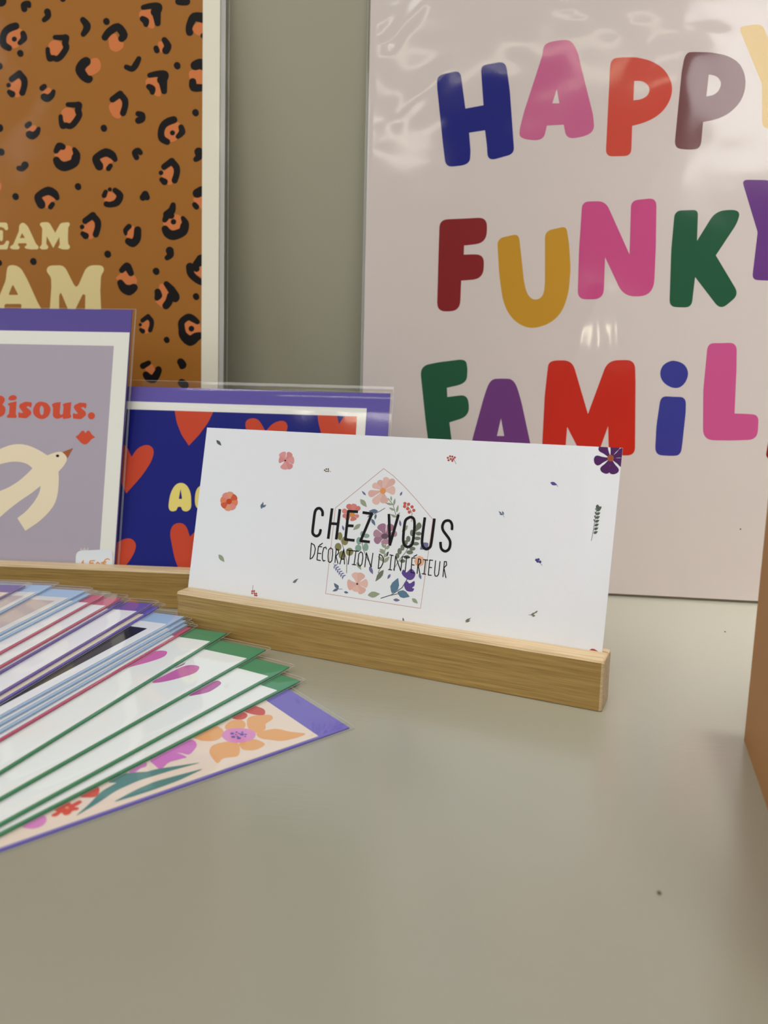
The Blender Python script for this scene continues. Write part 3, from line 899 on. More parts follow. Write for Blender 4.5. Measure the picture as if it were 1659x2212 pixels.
for a in [(912, 340, 850, 280, 44), (915, 360, 975, 300, 44), (905, 400, 828, 355, 40), (900, 420, 820, 380, 40), (900, 470, 958, 390, 44), (885, 545, 968, 460, 52), (880, 525, 808, 455, 46)]:
    ink.poly(leaf(*a), SAGE, 1)
ink.polys(line([(1370, 40), (1300, 190), (1190, 400), (1100, 510), (1020, 640)], 5), (140, 142, 128), 1)
for x, y, rx, ry in [(1225, 218, 30, 42), (1275, 135, 26, 44), (1368, 145, 40, 26), (1350, 210, 46, 24), (1330, 284, 44, 24), (1192, 270, 26, 36), (1146, 336, 28, 42), (1282, 352, 42, 26), (1106, 388, 30, 44), (1246, 402, 46, 28), (1075, 450, 28, 38), (1204, 468, 42, 26), (1146, 522, 38, 24)]:
    ink.poly(circ(x, y, rx, ry=ry), GRY, 1)
ink.poly(spl([(1320, 110), (1340, 20), (1380, -10), (1408, 30), (1395, 70)]), GRY, 1)
for k in range(8):
    an = k * math.pi / 4
    ink.poly(circ(1378 + 44 * math.cos(an), 524 + 46 * math.sin(an), 27), (PEA, (232, 176, 140))[k % 2], 1)
ink.poly(circ(1378, 524, 40), PEA, 1)
ink.poly(spl([(1135, 680), (1160, 640), (1200, 680), (1265, 628), (1322, 690), (1300, 760), (1250, 785), (1200, 765), (1150, 720)]), PUR, 2)
ink.poly(spl([(1168, 830), (1205, 798), (1245, 832), (1308, 798), (1310, 860), (1278, 890), (1305, 905), (1280, 942), (1210, 935), (1175, 890)]), PUR, 2)
ink.poly(leaf(1000, 968, 1085, 755, 120), TEA, 1)
ink.poly(leaf(1075, 950, 1245, 1015, 110), TEA, 1)
ink.polys(line([(850, 1035), (990, 990), (1140, 890), (1212, 770)], 6), (92, 100, 112), 1)
ink.polys(line([(985, 995), (1100, 970)], 5), (92, 100, 112), 1)
for k, (tx, ty, wd) in enumerate([(485, 680, 100), (590, 690, 112), (668, 830, 120), (605, 965, 115), (495, 945, 110), (385, 855, 150)]):
    ink.poly(petal(522, 835, tx, ty, wd, 0.02), ((226, 186, 172), (220, 176, 162))[k % 2], 1)
ink.poly(circ(522, 838, 14), (100, 60, 58), 2)
for a in [(665, 992, 835, 975, 88, SAGE), (885, 645, 772, 805, 70, GRY), (688, 598, 738, 705, 50, VIO), (978, 702, 938, 772, 36, VIO), (338, 948, 402, 962, 34, BLU), (1018, 1055, 1112, 1065, 44, VIO),
          (1276, 1038, 1358, 1108, 56, SAGE), (512, 538, 578, 645, 48, SAGE), (1376, 700, 1402, 775, 38, VIO), (262, 905, 200, 825, 48, BLU), (262, 905, 180, 940, 38, BLU), (250, 850, 262, 905, 24, BLU)]:
    ink.poly(leaf(*a[:5]), a[5], 1)
ink.polys(line([(195, 555), (250, 650), (335, 745)], 3), VIO, 1)
for i in range(6):
    x, y = 205 + i * 23, 585 + i * 29
    ink.poly(leaf(x, y, x + 48, y - 14, 18), VIO, 1)
    ink.poly(leaf(x, y, x - 2, y + 48, 18), VIO, 1)
ink.polys(line([(262, 908), (315, 910)], 3), BLU, 1)
# scattered sprigs
ink.use(F1)
ink.poly(leaf(224, 168, 260, 208, 24), DGR, 1)
for k, (tx, ty, wd) in enumerate([(692, 256, 54), (757, 258, 44), (782, 312, 56), (760, 372, 46), (706, 378, 54), (672, 305, 52)]):
    ink.poly(petal(720, 315, tx, ty, wd, 0.02), ((222, 152, 150), (214, 140, 140))[k % 2], 1)
ink.poly(circ(718, 315, 6), (70, 30, 34), 2)
for k in range(8):
    an = k * math.pi / 4 + 0.2
    ink.poly(petal(315, 607, 315 + 63 * math.cos(an), 607 + 70 * math.sin(an), 48, 0.02), ((226, 130, 90), (222, 140, 134), (224, 152, 116), (206, 92, 66))[k % 4], 1)
ink.poly(circ(315, 608, 20), (196, 72, 42), 2)
for a in [(545, 662, 560, 610, 18, BLU), (552, 650, 582, 632, 16, BLU), (545, 655, 546, 626, 12, BLU), (240, 988, 282, 1042, 32, SAGE), (770, 1190, 812, 1160, 14, GRY), (778, 1192, 800, 1178, 10, GRY)]:
    ink.poly(leaf(*a[:5]), a[5], 1)
for x, y in [(1000, 384), (1012, 376), (1026, 376), (1010, 392), (1024, 392)]:
    ink.poly(circ(x, y, 5.5), (112, 92, 50), 1)
ink.polys(line([(1026, 384), (1045, 396)], 1.2), (112, 92, 50), 1)
for x, y in [(480, 1252), (495, 1250), (480, 1266), (496, 1266), (510, 1268), (500, 1280), (512, 1282)]:
    ink.poly(circ(x, y, 6.5), (186, 74, 70), 1)
ink.polys(line([(486, 1208), (484, 1245), (505, 1280)], 1.3), (130, 80, 76), 1)
ink.poly(circ(30, 1232, 14, ry=10), (196, 124, 120), 1)
ink.poly(circ(76, 1246, 14, ry=8), (196, 124, 120), 1)
for a in [(1560, 1440, 1568, 1478, 12, BLU), (1562, 1478, 1600, 1474, 14, BLU)]:
    ink.poly(leaf(*a[:5]), a[5], 1)
ink.use(F2)
for x, y in [(330, 212), (345, 202), (360, 204), (335, 228), (350, 220), (366, 220), (376, 210), (360, 232)]:
    ink.poly(circ(x, y, 7), (184, 76, 72), 1)
ink.polys(line([(340, 216), (372, 226), (385, 252)], 1.4), (150, 100, 70), 1)
for an in (20, 75, 115, 170, 235, 290, 335):
    r = math.radians(an)
    ink.poly(petal(1410, 215, 1410 + 112 * math.cos(r), 215 + 108 * math.sin(r), 66, 0.05), (80, 38, 92), 1)
ink.poly(circ(1410, 214, 22), (160, 84, 50), 2)
for a in [(1010, 376, 1056, 392, 24, (82, 80, 140)), (668, 566, 692, 590, 10, BLU), (672, 585, 700, 590, 10, BLU), (690, 566, 704, 590, 10, BLU), (688, 1282, 0, 0, 0, None)]:
    if a[5]:
        ink.poly(leaf(*a[:5]), a[5], 1)
ink.polys(line([(1052, 388), (1060, 404)], 1.2), (82, 80, 140), 1)
ink.polys(line([(690, 578), (705, 606)], 1.0), BLU, 1)
ink.polys(line([(1282, 762), (1296, 690), (1318, 560)], 1.8), (92, 98, 88), 1)
for i in range(7):
    y = 708 - i * 25
    x = 1296 + i * 3.4
    ink.poly(leaf(x, y + 6, x + 30, y - 8, 20), DGR, 1)
    if i > 2:
        ink.poly(leaf(x, y + 4, x - 12 + i, y - 16, 9), DGR, 1)
ink.poly(spl([(1325, 560), (1312, 534), (1325, 522), (1336, 534), (1350, 536), (1345, 552)]), DGR, 1)
for x, y, r in [(918, 890, 9), (932, 886, 8), (926, 900, 8), (942, 902, 9)]:
    ink.poly(circ(x, y, r), (72, 70, 130), 1)
ink.polys(line([(935, 900), (956, 926)], 1.4), (90, 90, 120), 1)
for a in [(862, 1255, 900, 1252, 4, GRY), (880, 1258, 912, 1236, 14, GRY), (888, 1262, 912, 1258, 14, GRY), (905, 1244, 928, 1226, 12, GRY), (446, 1306, 484, 1272, 12, GRY), (454, 1304, 482, 1290, 8, GRY), (444, 1298, 470, 1276, 8, GRY)]:
    ink.poly(leaf(*a[:5]), a[5], 1)
for a in [(1165, 1492, 1218, 1488, 26), (1258, 1500, 1332, 1500, 46)]:
    ink.poly(leaf(*a), (170, 70, 76), 1)
# lettering
ink.use(F4)
INK = (26, 24, 26)
for s_, closed in [([(222, 162), (222, 122), (206, 94), (183, 84), (158, 97), (143, 132), (130, 230), (121, 310), (124, 345), (150, 368), (176, 364), (195, 340), (203, 303)], 0),
                   ([(1118, 175), (1078, 200), (1062, 250), (1048, 400), (1060, 458), (1092, 480), (1130, 465), (1148, 420), (1164, 270), (1160, 205), (1142, 180), (1118, 175)], 0),
                   ([(1270, 178), (1242, 400), (1248, 470), (1280, 502), (1315, 488), (1335, 440), (1368, 190)], 0),
                   ([(1547, 305), (1548, 258), (1533, 222), (1505, 210), (1470, 222), (1450, 262), (1454, 305), (1482, 348), (1518, 398), (1530, 440), (1520, 495), (1490, 523), (1458, 518), (1435, 488), (1430, 430)], 0)]:
    ink.polys(line(smooth_open(s_, 4), 13.5, False), INK, 3)
for s_ in [[(320, 86), (280, 397)], [(400, 94), (362, 404)], [(303, 240), (385, 246)], [(585, 121), (487, 115), (456, 404), (550, 414)], [(472, 262), (540, 266)],
           [(632, 128), (728, 141), (612, 418), (706, 430)], [(902, 143), (912, 466)], [(1000, 150), (910, 466)]]:
    ink.polys(line(s_, 13.5, False), INK, 3)
for s_ in [[(108, 442), (95, 605), (120, 590), (140, 550), (148, 500), (138, 462), (108, 442)],
           [(215, 480), (180, 475), (165, 612), (200, 620)], [(172, 545), (205, 548)], [(190, 465), (222, 443)],
           [(262, 500), (255, 482), (235, 490), (222, 540), (220, 600), (230, 625), (248, 620)],
           [(305, 490), (285, 510), (278, 580), (282, 630), (300, 640), (318, 620), (325, 560), (325, 505), (305, 490)],
           [(350, 640), (362, 502), (385, 510), (388, 540), (360, 575), (380, 650)], [(400, 655), (440, 505), (447, 655)], [(412, 605), (445, 608)],
           [(475, 512), (532, 520)], [(503, 516), (485, 658)], [(540, 520), (590, 525)], [(565, 522), (545, 662)], [(527, 660), (562, 664)],
           [(615, 530), (595, 550), (585, 620), (590, 668), (607, 678), (625, 655), (635, 590), (632, 545), (615, 530)], [(655, 685), (672, 540), (718, 688), (738, 545)],
           [(805, 555), (792, 702), (820, 690), (840, 650), (845, 600), (830, 570), (805, 555)], [(893, 535), (883, 570)],
           [(912, 562), (945, 568)], [(928, 565), (912, 712)], [(898, 712), (930, 716)], [(955, 722), (970, 575), (1022, 725), (1040, 580)],
           [(1050, 580), (1115, 588)], [(1083, 585), (1068, 730)], [(1170, 595), (1138, 592), (1128, 742), (1162, 748)], [(1134, 662), (1160, 666)], [(1155, 580), (1188, 562)],
           [(1190, 752), (1205, 602), (1225, 608), (1228, 640), (1202, 672), (1220, 760)], [(1255, 610), (1300, 615)], [(1278, 612), (1262, 755)], [(1243, 755), (1278, 760)],
           [(1350, 618), (1320, 614), (1305, 768), (1335, 772)], [(1313, 690), (1340, 692)], [(1380, 622), (1368, 745), (1375, 778), (1395, 780), (1410, 760), (1425, 630)],
           [(1455, 785), (1470, 630), (1490, 632), (1493, 665), (1465, 695), (1485, 795)]]:
    ink.polys(line(s_, 4.6), INK, 3)
b.build('printed_card', t)

# ------------------------------------------------------------------ card packs (envelope + card in a clear sleeve)


def pack(fr, W, H, card, env_c, label, sleeve, face_c=(232, 234, 232), group=None, seed=0, bulge=0.0):
    """origin = right bottom corner of the envelope, x to the left is negative, z = 0 at the card's face.
    returns the thing and the card's mesh builder + Ink to print on; call finish() on it"""
    t = thing('greeting_card_pack', fr, label, 'greeting card', group)
    x0, y0, x1, y1 = card
    ENV = paper(env_c, 0.6)
    b = MB()
    # folded envelope: body with a slightly rounded fold, and the pointed flap folded on its back
    b.box(-W, 0, -0.86, 0, H, -0.32, ENV)
    b.mesh([(-W, H, -0.865), (0, H, -0.865), (-W * 0.18, H * 0.45, -0.88), (-W * 0.82, H * 0.45, -0.88)], [(0, 1, 2, 3)], ENV)
    b.build('envelope', t)
    cb = MB()
    cb.box(x0, y0, -0.30, x1, y1, -0.17, paper((236, 236, 232)))
    cb.box(x0, y0, -0.15, x1, y1, 0.0, paper((236, 236, 232)), paper(face_c))
    ink = Ink(cb, fr, (x0, y0, x1, y1))
    l, r, bo, to = sleeve
    xa, xb, ya, yb_ = -W - l, r, -bo, H + to
    s = MB()
    zf, zk = 0.20, -0.92
    prof = [(ya, -0.42), (ya + 0.18, -0.12), (ya + 0.6, -0.02), (y0 + 0.1, zf * 0.9), (y0 + 4, zf + bulge * 0.4), (y0 + 12, zf + bulge * 0.9), ((y0 + y1) / 2, zf + bulge), (y1 - 2.6, zf + bulge * 0.79), (y1 - 1.2, zf + bulge * 0.76),
            (y1 + 2.5, -0.26), (min(H - 0.2, yb_ - 1.2), -0.27), (yb_ - 0.3, -0.3), (yb_, -0.42)]
    back = [(yb_, -0.42), (yb_ - 0.3, zk), (ya + 0.5, zk), (ya + 0.15, zk + 0.12), (ya, -0.42)]
    nx = 40
    V, Fc = [], []
    n = len(prof)
    for i in range(nx + 1):
        x = xa + (xb - xa) * i / nx
        for k, (y, z) in enumerate(prof):
            dzz = (0.03 + 0.03 * min(1, bulge * 2)) * noise.noise(Vector((x / 14, y / 17, seed))) if 3 <= k <= 7 else 0
            V.append((x, y, z + dzz))
    for i in range(nx):
        for k in range(n - 1):
            Fc.append((i * n + k, (i + 1) * n + k, (i + 1) * n + k + 1, i * n + k + 1))
    s.mesh(V, Fc, FILM, True)
    m_ = len(back)
    s.mesh([(x, y, z) for x in (xa, xb) for y, z in back], [(k, m_ + k, m_ + k + 1, k + 1) for k in range(m_ - 1)], FILM, True)
    # the cut edge of the film at the open end, and the side fold
    ring = prof + back[1:]
    for k in range(len(ring) - 1):
        (ya_, za), (yc, zc) = ring[k], ring[k + 1]
        d = Vector((0, yc - ya_, zc - za))
        if d.length < 1e-6:
            continue
        nn = Vector((0, -d.z, d.y)).normalized() * 0.08
        s.mesh([(xb - 0.06, ya_ - nn.y, za - nn.z), (xb + 0.06, ya_ - nn.y, za - nn.z), (xb + 0.06, yc - nn.y, zc - nn.z), (xb - 0.06, yc - nn.y, zc - nn.z),
                (xb - 0.06, ya_ + nn.y, za + nn.z), (xb + 0.06, ya_ + nn.y, za + nn.z), (xb + 0.06, yc + nn.y, zc + nn.z), (xb - 0.06, yc + nn.y, zc + nn.z)],
               [(0, 1, 2, 3), (4, 7, 6, 5), (0, 4, 5, 1), (1, 5, 6, 2), (2, 6, 7, 3), (3, 7, 4, 0)], RIM)
    s.box(xa, ya - 0.06, -0.48, xb, ya + 0.06, -0.36, RIM)
    s.box(xa, yb_ - 0.06, -0.48, xb, yb_ + 0.06, -0.36, RIM)

    def finish():
        cb.build('card', t)
        return s.build('clear_sleeve', t)
    return t, ink, finish


# back stand and the two packs in it
B_TH = -0.1367
BU = Vector((math.cos(B_TH), math.sin(B_TH), 0))
BN = Vector((-math.sin(B_TH), math.cos(B_TH), 0))
BP = Vector((-128, 418.9, 0))
H2, D2 = 21.95, 19.0
endx = 137.0
stand('card_stand', Frame(BP + BU * endx, BU, BN), 320, D2, H2, (5.4, 12.6), (8.3, 16.0), 4.6,
      'longer oak bar with a slot holding two wrapped cards, behind the fan of cards')


def upright(al, ro, s_, zb, depth):
    up = BN * math.sin(al) + Z * math.cos(al)
    U = BU * math.cos(ro) + up * math.sin(ro)
    V = -BU * math.sin(ro) + up * math.cos(ro)
    return Frame(BP + BN * depth + Z * zb + BU * s_, U, V)


bis = upright(0.2452, -0.0175, -28.54, 8.49, 6.5)
t, ink, fin = pack(bis, 114, 162, (-105.3, 0.5, -0.4, 148.5), (98, 84, 158), 'lilac greeting card with a cream dove and red word Bisous, in the back oak bar', (3.5, 2.2, 1.0, 0.4), (242, 241, 230), 'wrapped cards in the back oak bar', seed=31, bulge=0.15)
LIL = (184, 174, 186)
ink.mb.poly([[(-105.3 + 9.3, 9), (-9.6, 9), (-9.6, 140.4), (-105.3 + 9.3, 140.4)]], paper(LIL), LAYER)
B1, B2 = crop(0, 840, 5.819), crop(0, 840, 7.213)
RD, CR = (218, 84, 54), (246, 231, 198)
ink.use(B2)
SS = [[(468, 236, 30), (400, 240, 40), (345, 272, 46), (392, 330, 48), (440, 372, 50), (400, 412, 46), (340, 414, 40), (310, 402, 28)], [(478, 225, 18), (474, 272, 18)], [(300, 380, 16), (306, 432, 20)]]
ink.polys(blob(SS[0]) + blob(SS[1]) + blob(SS[2]), RD, 2)
ink.polys([[(x + 852, y + 14) for x, y in P] for P in blob(SS[0]) + blob(SS[1]) + blob(SS[2])], RD, 2)
ink.poly(rnd([(-200, 100, 10), (20, 103, 40), (76, 140, 40), (76, 195, 40), (38, 245, 6), (88, 290, 40), (85, 380, 50), (20, 442, 50), (-200, 442, 10), (-180, 400, 10), (-180, 140, 10)]), RD, 2)
ink.poly(rnd([(116, 238, 15), (160, 215, 10), (260, 194, 8), (246, 390, 10), (264, 430, 20), (252, 454, 15), (114, 450, 15), (103, 425, 20), (140, 390, 10), (150, 270, 10)]), RD, 2)
ink.poly(spl([(133, 150), (160, 110), (220, 98), (262, 130), (240, 170), (180, 180), (140, 170)]), RD, 2)
ink.poly(spl([(650, 200), (740, 230), (787, 310), (762, 410), (690, 464), (610, 464), (535, 410), (515, 330), (553, 240), (600, 208)]), RD, 2, [spl([(650, 262), (680, 300), (678, 380), (655, 408), (628, 385), (620, 310), (635, 270)])])
ink.poly(rnd([(808, 240, 12), (860, 215, 8), (947, 204, 8), (930, 380, 15), (945, 408, 20), (980, 395, 10), (990, 270, 10), (973, 245, 12), (1020, 220, 8), (1112, 207, 8), (1096, 390, 10), (1114, 430, 12), (1090, 457, 12), (985, 470, 8), (975, 437, 6), (920, 466, 30), (870, 466, 30), (823, 430, 30), (828, 300, 12)]), RD, 2)
ink.poly(circ(1425, 420, 56), RD, 2)
ink.poly(rnd([(1178, 745, 4), (1225, 715, 15), (1278, 648, 30), (1310, 655, 15), (1333, 690, 4), (1365, 648, 30), (1397, 655, 20), (1430, 710, 15), (1485, 755, 4), (1430, 780, 20), (1370, 850, 30), (1325, 873, 30), (1265, 845, 30)]), RD, 2)
ink.use(B1)
ink.poly(rnd([(-260, 900, 60), (0, 755, 60), (100, 715, 60), (200, 693, 60), (300, 697, 60), (400, 725, 60), (500, 775, 60), (597, 836, 2), (680, 802, 40), (775, 786, 40), (830, 835, 40), (848, 890, 40), (800, 975, 60), (737, 1040, 2), (743, 1150, 60), (727, 1330, 60), (690, 1450, 60), (600, 1570, 60), (480, 1680, 60), (320, 1785, 2), (218, 1625, 2), (330, 1540, 60), (440, 1410, 60), (500, 1300, 60), (512, 1220, 2), (400, 1310, 30), (250, 1410, 60), (120, 1510, 60), (0, 1615, 60), (-200, 1750, 10), (-300, 1560, 10), (-150, 1345, 60), (0, 1285, 60), (120, 1235, 60), (250, 1150, 60), (350, 1060, 60), (410, 998, 2), (350, 945, 60), (260, 918, 60), (150, 915, 60), (0, 945, 60), (-220, 1060, 20)]), CR, 2)
ink.poly([(783, 795), (920, 744), (848, 872), (828, 835)], (176, 98, 50), 3)
ink.poly(circ(725, 842, 21, ry=17), (20, 16, 16), 3)
ink.poly([(1010, 2045), (1013, 1992), (1038, 2025), (1065, 1990), (1085, 2025), (1112, 1990), (1112, 2045)], (214, 204, 200), 2)
fin()
# price sticker on the sleeve
sb = MB()
si = Ink(sb, bis, None, 0.44)
si.use(B1)
si.poly(rnd([(955, 2036, 75), (1412, 2014, 60), (1418, 2330, 60), (945, 2330, 60)]), (226, 232, 238), 0)
OR = (224, 142, 50)
for s_ in [[(1048, 2158), (1012, 2218), (1060, 2218)], [(1048, 2180), (1044, 2240)], [(1085, 2225), (1078, 2245)], [(1190, 2158), (1132, 2164), (1126, 2192), (1168, 2186), (1182, 2214), (1160, 2240), (1122, 2238)],
           [(1228, 2178), (1208, 2205), (1218, 2238), (1246, 2236), (1256, 2202), (1228, 2178)], [(1376, 2146), (1352, 2134), (1322, 2148), (1296, 2196), (1300, 2232), (1330, 2244)], [(1272, 2186), (1336, 2174)], [(1270, 2206), (1326, 2198)]]:
    si.polys(line(s_, 6.5), OR, 1)
so = sb.build('price_sticker', t)
so['label'] = 'white price sticker with orange handwriting'

hea = upright(0.2984, -0.0190, 124.76, 9.74, 8.6)
t, ink, fin = pack(hea, 162, 114, (-161, 0.5, -13, 105.0), (104, 92, 172), 'blue greeting card with red hearts and yellow letters, in the back oak bar', (2, 1.6, 1.0, 4.0), (242, 241, 232), 'wrapped cards in the back oak bar', seed=55, bulge=0.55)
rc = (-156, 5.5, -18.2, 100.2)
ink.rect = rc
ink.mb.poly([[(rc[0], rc[1]), (rc[2], rc[1]), (rc[2], rc[3]), (rc[0], rc[3])]], paper((20, 28, 124)), LAYER)
HC = crop(240, 820, 2.6758)
ink.use(HC)
HR = (208, 74, 44)
for pts in [[(352, 60, 0), (610, 60, 0), (592, 185, 20), (560, 250, 20), (510, 318, 20), (450, 382, 3), (408, 320, 20), (380, 250, 20), (366, 170, 20)],
            [(20, 380, 10), (85, 372, 30), (118, 447, 3), (155, 392, 40), (215, 372, 40), (252, 405, 40), (236, 470, 40), (180, 555, 40), (88, 658, 3), (40, 560, 30)],
            [(772, 258, 30), (790, 225, 30), (850, 222, 40), (893, 300, 4), (935, 250, 40), (1000, 232, 40), (1026, 270, 30), (1000, 330, 30), (905, 460, 3), (800, 350, 30)],
            [(1190, 150, 0), (1290, 150, 0), (1317, 257, 4), (1365, 190, 30), (1440, 170, 30), (1440, 280, 20), (1305, 480, 5), (1222, 340, 40), (1196, 240, 30)],
            [(-20, 990, 20), (50, 928, 40), (115, 912, 40), (150, 952, 40), (130, 1015, 40), (60, 1110, 20), (-10, 1180, 5)],
            [(337, 880, 40), (365, 828, 40), (430, 830, 40), (456, 908, 4), (510, 855, 40), (600, 855, 40), (600, 960, 40), (440, 1200, 5), (368, 1040, 40)],
            [(700, 900, 40), (760, 860, 40), (800, 930, 4), (860, 870, 40), (910, 910, 40), (800, 1090, 4)]]:
    ink.poly(rnd(pts), HR, 2)
YE = (240, 222, 124)
ink.poly(rnd([(330, 740, 25), (343, 650, 40), (380, 596, 40), (430, 598, 40), (462, 650, 40), (464, 745, 25), (440, 764, 20), (412, 758, 12), (405, 735, 6), (386, 735, 6), (378, 758, 12), (345, 764, 20)]), YE, 2, [rnd([(402, 632, 4), (411, 690, 6), (391, 690, 6)])])
ink.poly(rnd([(482, 700, 40), (492, 625, 40), (545, 600, 40), (600, 640, 40), (600, 730, 30), (540, 762, 30), (492, 745, 30)]), YE, 2)
fin()

# ------------------------------------------------------------------ the fan of wrapped cards on the counter
G_, PK_, BL_ = (66, 148, 106), (206, 98, 130), (172, 202, 238)
FAN = [  # envelope corner, front edge height at the picture's left border, envelope colour, face colour, label
    ((754.6, 1570.5), 1838, (116, 104, 196), (240, 224, 210), 'cream card with big flowers and violet envelope, lowest of the fan'),
    ((648, 1470), 1804, G_, (243, 248, 247), 'white card with green envelope lying directly on the flowered card'),
    ((625, 1440), 1783, G_, (243, 248, 247), 'white card with green envelope, second green one above the flowered card'),
    ((574, 1402.7), 1728, G_, (243, 248, 247), 'white card with green envelope, third green one above the flowered card'),
    ((490, 1367), 1671, G_, (243, 248, 247), 'white card with green envelope, topmost of the green ones in the fan'),
    ((413, 1355.5), 1600, (204, 92, 128), (244, 246, 250), 'white card with pink envelope between the green cards and the pale blue ones'),
    ((405, 1348), 1582, BL_, (242, 247, 252), 'pale blue enveloped card lying directly on the pink one, lowest of three blue'),
    ((402, 1340), 1566, BL_, (242, 247, 252), 'pale blue enveloped card in the middle of the three blue in the fan'),
    ((398, 1331), 1550, BL_, (240, 244, 250), 'white card with a black picture and pale blue envelope in the fan'),
    ((343.5, 1310.5), 1518, (108, 98, 194), (238, 226, 208), 'cream card with violet envelope lying over the black picture card'),
    ((329, 1304), 1500, (118, 98, 182), (244, 245, 252), 'white card with violet envelope directly above the cream one in the fan'),
    ((267.6, 1299), 1454, (118, 100, 180), (240, 240, 250), 'violet enveloped card under the two pink enveloped cards'),
    ((261.5, 1292), 1442, PK_, (244, 246, 250), 'white card with dark pink envelope, lower of the two pink ones together'),
    ((224.6, 1286), 1412, PK_, (244, 244, 250), 'white card with dark pink envelope, upper of the two pink ones together'),
    ((195, 1282.5), 1383, (170, 206, 244), (242, 248, 252), 'plain white card with pale blue envelope just above the upper pink one'),
    ((184.5, 1276), 1371, (172, 204, 240), (232, 232, 232), 'mauve panelled card with pale blue envelope, third from the top of the fan'),
    ((112, 1264.5), 1325, (172, 204, 240), (232, 232, 232), 'mauve panelled card with pale blue envelope, second from the top of the fan'),
    ((55, 1264.5), 1293, (124, 106, 172), (236, 222, 206), 'cream card with violet envelope, topmost of the fan at its far left end'),
]
PITCHZ = 1.2
R1, R2, R3, R4, R5, Z4 = crop(0, 1550, 5.53), crop(250, 1370, 5.53), crop(460, 1340, 5.184), crop(0, 1250, 6.9125), crop(200, 1250, 4.879), crop(0, 1250, 2.07375)
CARD = (-161.4, 1.0, -13.4, 106.0)


def on_z(px, py, z):
    d = ray(px, py)
    return EYE + d * ((z - EYE.z) / d.z)


